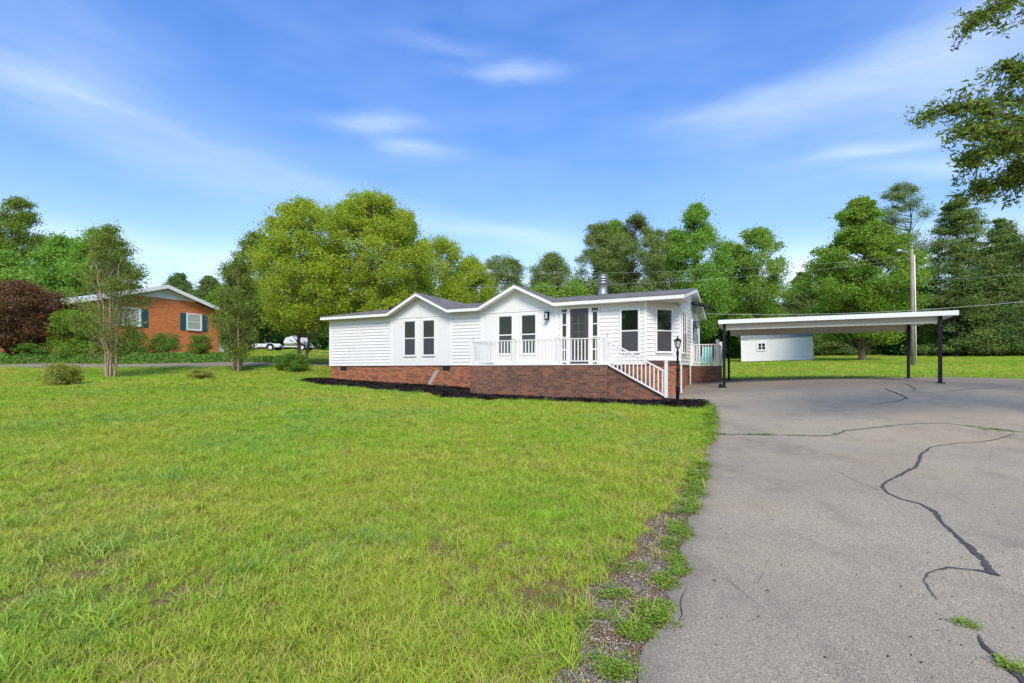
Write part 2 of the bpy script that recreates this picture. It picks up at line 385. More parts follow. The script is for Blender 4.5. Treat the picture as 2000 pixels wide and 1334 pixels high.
def leafmat(name, a, b, c=None, trans=.35, patch=.5, pscale=.5, inst=False):
    m = Mt(name, .6, .12)
    r = m.geo.outputs['Random Per Island']
    base = m.mix(r, a, b)
    if c: base = m.mix(m.math('MULTIPLY', m.ramp(m.noise(pscale, 3), .4, .65), patch), base, c)
    if inst:
        at1 = m.n('ShaderNodeAttribute', attribute_name='tint', attribute_type='INSTANCER')
        base = m.mix(m.ramp(at1.outputs['Fac'], .0, .5, 1, 0), base, (.52,.42,.17))     # dry
        base = m.mix(m.ramp(at1.outputs['Fac'], 1., 2., 0, .8), base, (.24,.42,.12))     # coarse blue green
        oi = m.n('ShaderNodeObjectInfo'); base = m.mix(m.math('MULTIPLY', oi.outputs['Random'], .3), base, tuple(x*1.5 for x in b))
    m.col(base)
    tr = m.n('ShaderNodeBsdfTranslucent'); m.L(m.mix(.5, base, (.35,.5,.04), 'MIX') if False else base, tr.inputs['Color'])
    ms = m.n('ShaderNodeMixShader'); ms.inputs[0].default_value = trans
    out = m.nt.nodes['Material Output']; m.L(m.b.outputs[0], ms.inputs[1]); m.L(tr.outputs[0], ms.inputs[2]); m.L(ms.outputs[0], out.inputs[0])
    return m.m
M['grass'] = leafmat('grass_blades', (.28,.40,.032), (.60,.61,.10), (.24,.50,.028), .38, .85, .3, True)
M['weed'] = leafmat('weed_leaves', (.13,.25,.025), (.30,.40,.05), None, .3, inst=True)
M['leaf_birch'] = leafmat('birch_leaves', (.28,.37,.03), (.60,.70,.075), (.36,.48,.035), .5, .6)
M['leaf_crape'] = leafmat('crape_leaves', (.12,.21,.035), (.32,.42,.06), (.26,.24,.06), .42, .35)
M['leaf_pine'] = leafmat('pine_needles', (0.103,0.187,0.054), (0.292,0.410,0.096), (0.292,0.292,0.103), .2, .5)
M['leaf_green'] = leafmat('green_leaves', (0.132,0.304,0.041), (0.313,0.527,0.072), (0.263,0.425,0.061), .4, .5)
M['leaf_light'] = leafmat('light_green_leaves', (0.186,0.338,0.051), (0.372,0.541,0.075), (0.254,0.372,0.051), .45, .5)
M['leaf_maple'] = leafmat('maple_leaves', (.13,.26,.03), (.33,.50,.06), (.26,.38,.04), .42, .45)
M['leaf_cedar'] = leafmat('cedar_foliage', (0.086,0.173,0.050), (0.235,0.360,0.082), (0.235,0.266,0.062), .2, .6)
M['leaf_under'] = leafmat('understorey_leaves', (0.080,0.172,0.035), (0.199,0.346,0.059), (0.080,0.160,0.053), .3, .5)
M['leaf_oak'] = leafmat('oak_leaves', (.12,.20,.03), (.30,.40,.055), (.26,.34,.05), .45, .4, 1.2)
M['leaf_red'] = leafmat('bronze_leaves', (.06,.035,.02), (.34,.18,.085), (.12,.08,.03), .35, .5)
M['leaf_shrub'] = leafmat('shrub_leaves', (0.073,0.182,0.026), (0.200,0.346,0.047), None, .3)
M['leaf_yellow'] = leafmat('yellow_shrub_leaves', (.18,.22,.03), (.55,.54,.10), (.40,.36,.09), .4, .5, 2)
M['leaf_cover'] = leafmat('ground_cover_leaves', (0.106,0.230,0.038), (0.230,0.403,0.067), (0.173,0.250,0.058), .3, .5)
M['boards'] = plain('vertical_panel_vinyl', (.755,.735,.70), .42, .4, var=.02, dirt=((.66,.66,.62),.12))
M['band'] = plain('brown_band', (.11,.06,.05), .7, .2)

# ------------------------------------------------------------ lawn (terrain sheet)
def axis(a, b, near, k): 
    out = [0.0]; s_ = near
    while out[-1] < b: out.append(out[-1]+s_); s_ *= k
    neg = [0.0]; s_ = near
    while neg[-1] > a: neg.append(neg[-1]-s_); s_ *= k
    return np.array(sorted(set(neg+out)))
gx = axis(-700, 700, .22, 1.022); gy = axis(-300, 900, .22, 1.018)
GX, GY = np.meshgrid(gx, gy)
lawn = link('lawn', grid_mesh('lawn', GX, GY, ground(GX, GY)), M['lawn_soil']); tag(lawn, kind='structure')

# ------------------------------------------------------------ driveway
edge_px = [(1235,1334),(1262,1280),(1290,1232),(1306,1190),(1308,1160),(1330,1140),(1340,1115),(1334,1085),(1338,1050),(1352,1010),(1372,965),(1382,925),(1384,890),(1392,860),(1399,830),(1396,805),(1392,793)]
ep = np.array([gp(*p) for p in edge_px])
hc = np.array([gp(1381,789), gp(1340,783), gp(1322,779)])
EY = np.concatenate([[-30, 0], ep[:,1], [15.9,16.6,17.3,30]])
EX = np.concatenate([[ep[0,0]-.9, ep[0,0]-.15], ep[:,0], [6.1,5.5,5.4,11.4]])
o_ = np.argsort(EY); EY, EX = EY[o_], EX[o_]
def drive_left(y):
    y = np.asarray(y, float)
    return np.interp(y, EY, EX)+.025*np.sin(y*9)+.02*np.sin(y*23+1)*np.cos(y*5)
def drive_far(x):
    x = np.asarray(x, float)
    return np.interp(x, [5, 8.6, 15.8, 18.5, 24, 60], [24.2, 22.9, 19.6, 17.9, 16.2, 12])+.05*np.sin(x*3.1)
nr, nc = 300, 90
b_ = np.linspace(0,1,nr)**1.0; a_ = np.linspace(0,1,nc)**1.8
Bm, Am = np.meshgrid(b_, a_, indexing='ij')
Yd = -12+Bm*36; Xd = None
for _ in range(8):
    Xd = drive_left(Yd)*(1-Am)+40*Am
    Yd = -12+Bm*(drive_far(Xd)+12)
Zd = ground(Xd, Yd)+.02
me = grid_mesh('driveway', Xd, Yd, Zd)
at_ = me.attributes.new('edge','FLOAT','POINT'); at_.data.foreach_set('value', np.clip(1-(Xd-drive_left(Yd))/.22,0,1).astype(np.float32).ravel())
drive = link('driveway', me, M['asphalt']); tag(drive, kind='structure')
def skirt():   # broken asphalt lip on the lawn side
    mb = MB(); ys = np.linspace(-12, 15.6, 500)
    xs = drive_left(ys); z = ground(xs, ys)
    for i in range(len(ys)-1):
        mb.add([(xs[i],ys[i],z[i]+.02),(xs[i+1],ys[i+1],z[i+1]+.02),(xs[i+1]-.03,ys[i+1],z[i+1]-.03),(xs[i]-.03,ys[i],z[i]-.03)],[(0,1,2,3)])
    o = mb.build('driveway_edge', M['asphalt']); tag(o, kind='structure')
skirt()
def ribbon(name, pts, widths, mat, dz=.026, jag=.25, seg=.05, world=False):
    P = [np.array(gp(*p)) for p in pts] if not world else [np.array(p[:2]) for p in pts]
    mb = MB(); L_=[]; 
    for i in range(len(P)-1):
        n_ = max(2, int(np.linalg.norm(P[i+1]-P[i])/seg))
        for k in range(n_):
            f = k/n_; L_.append((P[i]*(1-f)+P[i+1]*f, widths[i]*(1-f)+widths[i+1]*f))
    L_.append((P[-1], widths[-1]))
    r_ = random.Random(len(pts)*7+int(P[0][1]*100)); vs=[]; wob = np.array([0.,0.])
    for i,(p,w) in enumerate(L_):
        d = L_[min(i+1,len(L_)-1)][0]-L_[max(i-1,0)][0]; d/= np.linalg.norm(d)+1e-9; nrm = np.array([-d[1], d[0]])
        wob = wob*.8+nrm*r_.uniform(-1,1)*jag*.02
        a = p+wob+nrm*w*(.5+r_.uniform(-jag,jag)); b = p+wob-nrm*w*(.5+r_.uniform(-jag,jag)); vs += [a,b]
    vs = np.array(vs); z = ground(vs[:,0], vs[:,1])+dz
    i = np.arange(len(L_)-1)*2
    return link(name, mesh_np(name, np.column_stack([vs,z]), np.stack([i,i+1,i+3,i+2],-1)), mat)
c1 = [(1981,849),(1953,859),(1912,866),(1870,868),(1820,875.5),(1801,888),(1795,904),(1783,918),(1753,934),(1730,945.5),(1724,955),(1733,966),(1760,978.6),(1797,988),(1825,1003),(1838,1024),(1866,1049),(1894,1074),(1921,1102),(1944,1130)]
w1 = [q_*.55 for q_ in [.03,.05,.03,.025,.04,.07,.08,.08,.07,.06,.06,.05,.045,.05,.10,.05,.06,.075,.085,.10]]
tag(ribbon('tar_crack', c1, w1, M['tar']), 'long dark tar sealed crack winding down the right of the driveway', 'crack')
tag(ribbon('tar_crack', [(1942,1128),(1917,1122),(1880,1118),(1852,1116),(1829,1120),(1811,1129),(1806,1143),(1820,1162),(1834,1180)], [.03,.025,.016,.022,.014,.01,.007,.008,.005], M['tar'], .028), 'thin curved crack hooking left from the end of the long tar crack', 'crack')
tag(ribbon('tar_crack', [(1912,1249),(1921,1267),(1942,1288),(1963,1309),(1990,1334),(2030,1370)], [.006,.02,.035,.03,.035,.04], M['tar'], .028), 'short dark crack in the bottom right of the driveway by the grass tuft', 'crack')
c2 = [(1401,850),(1465,851),(1530,852),(1594,854),(1631,852),(1650,844),(1714,837),(1760,831),(1843,828.6),(1898,835),(1963,843),(2000,846.5),(2060,850)]
tag(ribbon('seam_crack', c2, [.035,.03,.03,.03,.02,.03,.03,.02,.02,.025,.02,.02,.02], M['tar'], .028), 'weedy crack running straight across the whole driveway', 'crack')
tag(ribbon('tar_crack', [(1728,760.5),(1742,766),(1756,771.5),(1771,779),(1756,785),(1700,793)], [.03,.05,.05,.05,.03,.015], M['tar'], .028), 'zigzag crack in front of the carport', 'crack')
tag(ribbon('tar_crack', [(1768,751),(1776,754.5),(1788,761),(1782,764)], [.03,.04,.04,.02], M['tar'], .028), 'short crack on the asphalt behind the zigzag crack near the carport posts', 'crack')
tag(ribbon('tar_crack', [(1845,766),(1880,763),(1925,760),(1960,757)], [.02,.03,.02,.015], M['tar'], .028), 'faint crack right of the carport running to the grass', 'crack')
tag(ribbon('edge_crack', [(1340,1155),(1330,1180),(1334,1208),(1322,1232)], [.004,.010,.007,.003], M['tar'], .026), 'short thin crack in the broken left edge of the driveway beside the big weed', 'crack')
road_pts = [(-60,23.8),(-40,25.8),(-30,26.8),(-23,27.8),(-17.5,28.7),(-13.6,30.0),(-11.4,33),(-10.4,37),(-10.5,42),(-13,47),(-20,51)]
tag(ribbon('lane', road_pts, [2.6]*7+[2.8,3,4,7], M['old_road'], .035, .01, .5, True), kind='structure')
vg = []

# ------------------------------------------------------------ gravel strip between lawn and driveway
gl_px = [(1090,1334),(1112,1260),(1135,1200),(1182,1120),(1235,1060),(1290,1000),(1334,950),(1366,905),(1387,872)]
gl = np.array([gp(*p) for p in gl_px]); GLY = np.concatenate([[-6],gl[:,1]]); GLX = np.concatenate([[gl[0,0]-.6],gl[:,0]])
def gravel_left(y):
    y = np.asarray(y, float); return np.minimum(np.interp(y, GLY, GLX)+.05*np.sin(y*5)+.03*np.sin(y*13), drive_left(y)-.0)
ys = np.linspace(-3, gl[-1,1], 160); a_ = np.linspace(-.0,1,24)
Yg, Ag = np.meshgrid(ys, a_, indexing='ij'); Xg = gravel_left(Yg)*(1-Ag)+(drive_left(Yg)+.01)*Ag
Zg = ground(Xg, Yg)+.006+.010*rng.random(Xg.shape)*(Ag>0)*(Ag<1)
gs = link('gravel_strip', grid_mesh('gravel_strip', Xg, Yg, Zg), M['gravel']); tag(gs, kind='structure')

# ------------------------------------------------------------ mulch bed
mb_front = [(586,745),(620,752),(690,757),(750,764),(800,767),(848,769),(853,777),(900,779),(1000,782),(1100,786),(1200,791),(1300,796),(1360,800),(1378,794)]
mb_back = [(600,741),(646,740)]
bed_poly_f = [gp(*p) for p in mb_front]
bed_b = [gp(600,740), hf(-.1,-.05), hf(1.5,.3), hf(3,.3), hf(5,.3), hf(7,.3), hf(8.6,.3), hf(9.8,-1.9), hf(11.5,-1.9), hf(13.2,-1.9), hf(15,-1.9), hf(16.7,-1.7), hf(17.2,-1.5), gp(1374,783)]
f_ = np.array(bed_poly_f); b2 = np.array(bed_b); NR, NC = 400, 26
tf = np.linspace(0,len(f_)-1,NR); ff = np.column_stack([np.interp(tf,range(len(f_)),f_[:,i]) for i in (0,1)]); bb = np.column_stack([np.interp(tf,range(len(b2)),b2[:,i]) for i in (0,1)])
ff += (rng.random((NR,2))-.5)*.16
al = np.linspace(0,1,NC)[None,:,None]; PP = ff[:,None,:]*(1-al)+bb[:,None,:]*al
prof = np.minimum(1, np.sin(np.linspace(0,1,NC)*math.pi*.5)*3)[None,:]
Zm = ground(PP[...,0],PP[...,1])+.004+prof*(.012+.035*rng.random((NR,NC)))
bed = link('mulch_bed', grid_mesh('mulch_bed', PP[...,0],PP[...,1],Zm), M['mulch']); tag(bed, 'bed of black wood mulch along the front of the white house', 'mulch', kind='stuff')
bed.data.polygons.foreach_set('use_smooth', [False]*len(bed.data.polygons))

def in_poly(x, y, poly):
    x = np.asarray(x); y = np.asarray(y); ins = np.zeros(x.shape, bool); n = len(poly)
    for i in range(n):
        x1,y1 = poly[i]; x2,y2 = poly[(i+1)%n]
        c = ((y1>y)!=(y2>y)) & (x < (x2-x1)*(y-y1)/((y2-y1) if y2!=y1 else 1e-9)+x1); ins ^= c
    return ins
bed_poly = [tuple(p) for p in ff]+[tuple(p) for p in bb[::-1]]

# ------------------------------------------------------------ scatter via geometry nodes (uncountable stuff only)
def scatter(name, mat, pts, rz, tilt, scale, tint, clumps, label, cat):
    col = bpy.data.collections.new(name+'_sources')
    for i, me_ in enumerate(clumps):
        o = bpy.data.objects.new(name+'_source', me_); 
        if not me_.materials: me_.materials.append(mat)
        col.objects.link(o)
    me = bpy.data.meshes.new(name); me.vertices.add(len(pts)); me.vertices.foreach_set('co', np.asarray(pts, np.float32).ravel())
    def attr(n, ty, arr, key='value'):
        a = me.attributes.new(n, ty, 'POINT'); a.data.foreach_set(key, arr.ravel())
    scale=np.asarray(scale,np.float32); scale = scale if scale.ndim==2 else np.repeat(scale[:,None],3,1); attr('scale','FLOAT_VECTOR', scale, 'vector'); attr('tint','FLOAT', np.asarray(tint,np.float32))
    rot = np.column_stack([tilt[:,0], tilt[:,1], rz]).astype(np.float32); attr('rot','FLOAT_VECTOR', rot, 'vector')
    me.update(); ob = link(name, me, None)
    ng = bpy.data.node_groups.new(name, 'GeometryNodeTree')
    ng.interface.new_socket('Geometry', in_out='INPUT', socket_type='NodeSocketGeometry'); ng.interface.new_socket('Geometry', in_out='OUTPUT', socket_type='NodeSocketGeometry')
    N = ng.nodes.new; Lk = ng.links.new
    gi = N('NodeGroupInput'); go = N('NodeGroupOutput'); ip = N('GeometryNodeInstanceOnPoints'); ci = N('GeometryNodeCollectionInfo')
    ci.inputs['Collection'].default_value = col; ci.inputs['Separate Children'].default_value = True; ci.inputs['Reset Children'].default_value = True
    ip.inputs['Pick Instance'].default_value = True
    def na(n, ty):
        x = N('GeometryNodeInputNamedAttribute'); x.data_type = ty; x.inputs['Name'].default_value = n; return x.outputs['Attribute']
    e2r = N('FunctionNodeEulerToRotation'); Lk(na('rot','FLOAT_VECTOR'), e2r.inputs[0])
    mp = N('GeometryNodeMeshToPoints')
    Lk(gi.outputs[0], mp.inputs[0]); Lk(mp.outputs[0], ip.inputs['Points']); Lk(ci.outputs[0], ip.inputs['Instance'])
    Lk(e2r.outputs[0], ip.inputs['Rotation']); Lk(na('scale','FLOAT_VECTOR'), ip.inputs['Scale'])
    Lk(ip.outputs[0], go.inputs[0])
    md = ob.modifiers.new('scatter','NODES'); md.node_group = ng
    tag(ob, label, cat, kind='stuff'); return ob

def clump_mesh(seed, nb=36, rad=.08, h=(.035,.085), w=.0028, lean=.8):
    r_ = np.random.default_rng(seed); V=[]; Fq=[]
    for k in range(nb):
        a = r_.uniform(0,2*np.pi); q = rad*np.sqrt(r_.random()); p = np.array([q*np.cos(a), q*np.sin(a), -.008])
        d = r_.uniform(0,2*np.pi); hh = r_.uniform(*h); ln = hh*lean*r_.uniform(.3,1.5); ww = w*r_.uniform(.7,1.3)
        dr = np.array([np.cos(d),np.sin(d),0]); tw = r_.uniform(-.9,.9)+d+np.pi/2; s_ = np.array([np.cos(tw),np.sin(tw),0])
        b = len(V)
        for i,(f,wf) in enumerate(((0,1),(.4,.95),(.75,.7),(1,.12))):
            c = p+np.array([0,0,hh*(f-.25*f*f*min(1,ln/hh))])+dr*ln*f*f
            V += [c-s_*ww*wf, c+s_*ww*wf]
        for i in range(3): Fq.append((b+2*i,b+2*i+1,b+2*i+3,b+2*i+2))
    return mesh_np('grass_clump', np.array(V), np.array(Fq))

def house_mask(x, y):
    t = (x-PL[0])*UX+(y-PL[1])*UY; v = (x-PL[0])*VX+(y-PL[1])*VY
    return ((t>-.05)&(t<17.0)&(v>-.02)&(v<8.2))|((t>9.45)&(t<16.9)&(v>-2.1)&(v<0))|((t>16.8)&(t<18.1)&(v>4.2)&(v<7))
rp = np.array(road_pts)
def road_mask(x, y):
    m_ = np.zeros(x.shape, bool)
    for i in range(len(rp)-1):
        a, b = rp[i], rp[i+1]; d = b-a; L2 = d@d
        f = np.clip(((x-a[0])*d[0]+(y-a[1])*d[1])/L2, 0, 1); m_ |= np.hypot(x-a[0]-f*d[0], y-a[1]-f*d[1]) < 1.35
    return m_
def vnoise(x, y, s_, seed=0):
    r_ = np.random.default_rng(seed); T = r_.random((64,64)); X = x*s_+100; Y = y*s_+100
    i = np.floor(X).astype(int); j = np.floor(Y).astype(int); fx = X-i; fy = Y-j; fx = fx*fx*(3-2*fx); fy = fy*fy*(3-2*fy)
    g = lambda a,b: T[a%64,b%64]
    return (g(i,j)*(1-fx)+g(i+1,j)*fx)*(1-fy)+(g(i,j+1)*(1-fx)+g(i+1,j+1)*fx)*fy
def fbm(x, y, s_, seed=0): return (vnoise(x,y,s_,seed)+.5*vnoise(x,y,s_*2.1,seed+1)+.25*vnoise(x,y,s_*4.3,seed+2))/1.75

def make_grass():
    P=[]; S=[]
    bands = [(0.6,3.5,560,.72),(3.5,6,420,.8),(6,10,250,.95),(10,16,130,1.15),(16,26,62,1.5),(26,42,24,1.9),(42,66,9,2.6)]
    for y0,y1,den,s_ in bands:
        xm = 1.22*y1+1.5; n_ = int(den*2*xm*(y1-y0)); x = rng.uniform(-xm,xm,n_); y = rng.uniform(y0,y1,n_)
        ok = np.abs(x) < 1.22*y+1.5
        x, y = x[ok], y[ok]
        P.append(np.column_stack([x,y])); S.append(np.full(len(x), s_))
    P = np.vstack(P); S = np.concatenate(S); x, y = P[:,0], P[:,1]
    on_drive = (x > drive_left(y)-.03)&(y < drive_far(x)+.05)&~((y>17)&(x<5.6))
    bad = on_drive | house_mask(x,y) | road_mask(x,y) | in_poly(x,y,bed_poly)
    # gravel strip nearly bare
    strip = (x > gravel_left(y)+.02)&(x < drive_left(y))&(y<gl[-1,1])
    bad |= strip & (rng.random(len(x)) > .09)
    dirt = fbm(x,y,.9,3); near = np.clip(1-(y-3)/9,0,1)
    xr = np.clip((x+.6*y)/ (y+1e-3),0,1)
    keep = rng.random(len(x)) > np.clip((dirt-.54)*6,0,.68)*near
    # thin band near the gravel strip
    dg = gravel_left(y)-x; keep &= rng.random(len(x)) > np.clip(1-dg/.5,0,.3)*(y<9)
    k = ~bad & keep; x, y, S = x[k], y[k], S[k]; n_ = len(x)
    tint = .75+.3*rng.random(n_)
    dry = fbm(x,y,1.3,9); tint -= np.clip((dry-.52)*4,0,.55)*np.clip(1-(y-2)/8,0,1)*rng.random(n_)
    tint -= (rng.random(n_)<.05)*.6
    yel = np.clip(1-np.abs(gravel_left(y)-x)/1.3,0,1)*(y<9); tint -= yel*.45*rng.random(n_)
    tint -= (rng.random(n_) < .36*np.clip(1-(y-2)/9,0,1))*rng.uniform(.25,.7,n_)
    # coarse blue green stripe and patches
    sx = np.array([gp(0,835),gp(200,822),gp(420,800),gp(600,785),gp(700,780)]); wy = np.interp(x, sx[:,0], sx[:,1], left=-99, right=-99)
    cl = np.exp(-((y-wy)/.85)**2)*np.clip(fbm(x,y,.8,21)*2.2-.35,0,1)
    pt = gp(180,1080); cl = np.maximum(cl, np.exp(-(((x-pt[0])/.55)**2+((y-pt[1])/.5)**2)))
    pt = gp(700,1060); cl = np.maximum(cl, .7*np.exp(-(((x-pt[0])/.5)**2+((y-pt[1])/.35)**2)))
    pt = gp(100,1200); cl = np.maximum(cl, .8*np.exp(-(((x-pt[0])/.5)**2+((y-pt[1])/.4)**2)))
    cl = np.maximum(cl, np.clip((fbm(x,y,.45,33)-.66)*5,0,.45))
    co = rng.random(n_) < cl*.65
    tint = np.where(co, 1.3+.8*rng.random(n_), tint)
    sc_ = S*rng.uniform(.65,1.25,n_)*(.8+.45*fbm(x,y,.7,5))*np.where(co, 1.3, 1)
    pts = np.column_stack([x,y,ground(x,y)])
    hs_ = np.minimum(sc_, .95*(sc_/S)); sc3 = np.column_stack([sc_,sc_,hs_])
    scatter('grass', M['grass'], pts, rng.uniform(0,6.28,n_), rng.normal(0,.12,(n_,2)), sc3, tint,
            [clump_mesh(s_) for s_ in (1,2,3,4)]+[clump_mesh(5,26,.09,(.07,.14),.0034,1.1), clump_mesh(6,44,.08,(.025,.06),.0028,1.4)],
            'uneven bright green lawn grass with coarser bluish tufts and bare spots', 'grass')
    print('grass clumps', n_)
make_grass()

def weed_mesh(seed):
    r_ = np.random.default_rng(seed); V=[]; Fq=[]
    for k in range(60):
        a = r_.uniform(0,6.28); q = .09*np.sqrt(r_.random()); c = np.array([q*np.cos(a), q*np.sin(a), r_.uniform(.005,.06)*(1-q*5)+.01])
        d = r_.uniform(0,6.28); l = r_.uniform(.014,.03); dr = np.array([np.cos(d),np.sin(d),r_.uniform(-.1,.6)])*l; s_ = np.array([-np.sin(d),np.cos(d),0])*l*.33
        b = len(V); V += [c, c+dr*.5+s_, c+dr, c+dr*.5-s_]; Fq.append((b,b+1,b+2,b+3))
    return mesh_np('weed_clump', np.array(V), np.array(Fq))
def make_weeds():
    X=[];Y=[];S=[]
    def band(y0,y1,den,off,wd,s_=1.):
        n_=int((y1-y0)*den); y=rng.uniform(y0,y1,n_); x=drive_left(y)-off-wd*rng.random(n_)**1.2; X.append(x);Y.append(y);S.append(np.full(n_,s_))
    pe = dict()
    yy = lambda px,py: gp(px,py)[1]
    band(yy(1384,870), 15.4, 26, -.03,.26,1.1)
    band(yy(1360,1010), yy(1384,905), 55, -.0,.24,.85)
    band(yy(1338,1085), yy(1350,1020), 50, .0,.17,.7)
    band(yy(1336,1135), yy(1338,1090), 70, .0,.14,.62)
    for (px,py,w_,n_) in ((1276,1205,.085,55),(1242,1240,.055,22),(1185,1165,.08,16),(1195,1308,.07,14),(1180,1090,.06,10),(1888,1227,.018,6),(1976,1312,.02,7),(1210,1325,.05,12),(1300,1140,.05,12),(1230,1110,.1,10),(1150,1210,.07,10)):
        c = gp(px,py); X.append(rng.normal(c[0],w_*.8,n_)); Y.append(rng.normal(c[1],w_*.8,n_)); S.append(rng.uniform(.4,.75,n_))
    # weeds in the seam
    for i,(p,q) in enumerate(zip(c2[:-1],c2[1:])):
        a,b = np.array(gp(*p)),np.array(gp(*q)); n_=[12,22,8,2,6,4,4,3,2,5,8,1][i]
        f=rng.random(n_)**1.5; X.append(a[0]+(b[0]-a[0])*f+rng.normal(0,.02,n_)); Y.append(a[1]+(b[1]-a[1])*f+rng.normal(0,.03,n_)); S.append(rng.uniform(.35,.75,n_))
    c = gp(1945,841); X.append(rng.normal(c[0],.18,14)); Y.append(rng.normal(c[1],.06,14)); S.append(rng.uniform(.5,.8,14))
    x=np.concatenate(X);y=np.concatenate(Y);s_=np.concatenate(S);n_=len(x)
    scatter('weeds', M['weed'], np.column_stack([x,y,ground(x,y)+.012]), rng.uniform(0,6.28,n_), rng.normal(0,.1,(n_,2)), s_*rng.uniform(.7,1.2,n_), .7+.35*rng.random(n_),
            [weed_mesh(i) for i in (1,2,3)], 'low bright green weeds along the driveway edge and in its cracks', 'weeds')
make_weeds()
def make_stones():
    ms=[]
    for s_ in range(4):
        r_=np.random.default_rng(s_+50); t_=(1+5**.5)/2
        v=np.array([(-1,t_,0),(1,t_,0),(-1,-t_,0),(1,-t_,0),(0,-1,t_),(0,1,t_),(0,-1,-t_),(0,1,-t_),(t_,0,-1),(t_,0,1),(-t_,0,-1),(-t_,0,1)])/1.9
        v=v*np.array([1,.8,.55])*r_.uniform(.75,1.2,(12,1))*.008
        f=np.array([(0,11,5),(0,5,1),(0,1,7),(0,7,10),(0,10,11),(1,5,9),(5,11,4),(11,10,2),(10,7,6),(7,1,8),(3,9,4),(3,4,2),(3,2,6),(3,6,8),(3,8,9),(4,9,5),(2,4,11),(6,2,10),(8,6,7),(9,8,1)])
        ms.append(mesh_np('stone',v,f))
    n_=9000; y=rng.uniform(1.6,gl[-1,1],n_)**1.0; y=1.6+(gl[-1,1]-1.6)*rng.random(n_)**1.7
    f=np.clip(rng.normal(.5,.27,n_),0,1.02); x=gravel_left(y)*(1-f)+drive_left(y)*f
    scatter('gravel', M['stone'], np.column_stack([x,y,ground(x,y)+.015]), rng.uniform(0,6.28,n_), rng.normal(0,.4,(n_,2)), rng.uniform(.35,1.1,n_)**1.4, rng.random(n_), ms,
            'loose grey gravel and grit beside the broken driveway edge', 'gravel')
    # bits of debris on the asphalt
make_stones()
def make_chips():
    r_=np.random.default_rng(3); ms=[]
    for k in range(3):
        V=[];Fq=[]
        for i in range(14):
            c=np.append(r_.normal(0,.05,2), r_.uniform(0,.03)); a=r_.uniform(0,6.28); l=r_.uniform(.015,.045); d=np.array([np.cos(a),np.sin(a),r_.uniform(-.4,.4)])*l; s_=np.array([-np.sin(a),np.cos(a),r_.uniform(-.5,.5)])*.008
            b=len(V); V+=[c-d-s_,c-d+s_,c+d+s_,c+d-s_]; Fq.append((b,b+1,b+2,b+3))
        ms.append(mesh_np('chip',np.array(V),np.array(Fq)))
    n_=7000; i=rng.integers(0,NR,n_); j=rng.random(n_)*.9
    x=ff[i,0]*(1-j)+bb[i,0]*j; y=ff[i,1]*(1-j)+bb[i,1]*j
    scatter('mulch_chips', M['mulch'], np.column_stack([x,y,ground(x,y)+.025]), rng.uniform(0,6.28,n_), rng.normal(0,.2,(n_,2)), rng.uniform(.7,1.4,n_), rng.random(n_), ms,
            'loose black mulch chips on the bed in front of the house', 'mulch')
make_chips()
def litter():
    mb = MB(); r_ = random.Random(5)
    for k in range(150):
        px = r_.uniform(1380,1990); py = 800+520*r_.random()**1.3; c = gp(px,py)
        if c[0] < drive_left(c[1])+.1: continue
        a = r_.uniform(0,6.28); l = r_.uniform(.004,.013); w = r_.uniform(.002,.005); z = gz(*c)+.024
        dx,dy = math.cos(a)*l, math.sin(a)*l; ex,ey = -math.sin(a)*w, math.cos(a)*w
        mb.add([(c[0]-dx,c[1]-dy,z+.002),(c[0]+ex,c[1]+ey,z+.008),(c[0]+dx,c[1]+dy,z+.003),(c[0]-ex,c[1]-ey,z+.001)],[(0,1,2,3)])
    m = plain('dry_leaf_bits',(.05,.03,.02),.9,.1,var=.5,scale=3)
    tag(mb.build('leaf_litter', m), 'tiny dark bits of dry leaf scattered over the driveway', 'litter', kind='stuff')
litter()

# ------------------------------------------------------------ white house (house frame coordinates, z world)
FL = CAMZ+.22; EV = CAMZ+2.64; SF = EV-.13; RG = CAMZ+3.47; T1 = 16.89; D1 = 8.1; OV = .35
base = (PL[0], PL[1], 0)
house = thing('mobile_home', 'long white single-storey house with two front gables on a brick skirt', 'house', base, ROT)
FR = ((0,0),(1,0),(0,-1)); SD = ((T1,0),(0,1),(1,0)); LF = ((0,0),(0,1),(-1,0)); BK = ((0,D1),(1,0),(0,1))
q = math.sqrt(.5); AN = ((15.85,0),(q,q),(q,-q)); ANL = 1.04/q
TC = [(3.97,5.65,7.33),(8.90,10.61,12.32)]
def laps(mb, fr, rngf, z0, z1, ex=.147, dep=.026, o=0.0):
    z = z0
    P = lambda a,oo,zz: (fr[0][0]+fr[1][0]*a+fr[2][0]*oo, fr[0][1]+fr[1][1]*a+fr[2][1]*oo, zz)
    while z < z1-.005:
        zt = min(z+ex, z1); a0,a1 = rngf(z); c0,c1 = rngf(zt)
        if a1-a0 > .02:
            mb.add([P(a0,o+dep,z),P(a1,o+dep,z),P(c1,o+.004,zt),P(c0,o+.004,zt),P(a0,o,z),P(a1,o,z),P(a1,o+dep,z+.012),P(a0,o+dep,z+.012)],[(7,6,2,3),(0,1,6,7),(4,5,1,0)])
        z = zt
const = lambda a,b: (lambda z: (a,b))
core = MB()      # wall body just behind the cladding
core.add([(0,0,FL),(15.85,0,FL),(T1,1.04,FL),(T1,D1,FL),(0,D1,FL),(0,0,SF),(15.85,0,SF),(T1,1.04,SF),(T1,D1,SF),(0,D1,SF)],
  [(0,1,6,5),(1,2,7,6),(2,3,8,7),(3,4,9,8),(4,0,5,9),(4,3,2,1,0),(5,6,7,8,9)])
sid = MB()
for a,b in ((0,3.97),(7.33,8.90),(12.32,15.85)): laps(sid, FR, const(a,b), FL-.03, SF)
laps(sid, AN, const(0,ANL), FL+.16, SF-.05)
sl = (RG-EV)/(D1/2+OV)
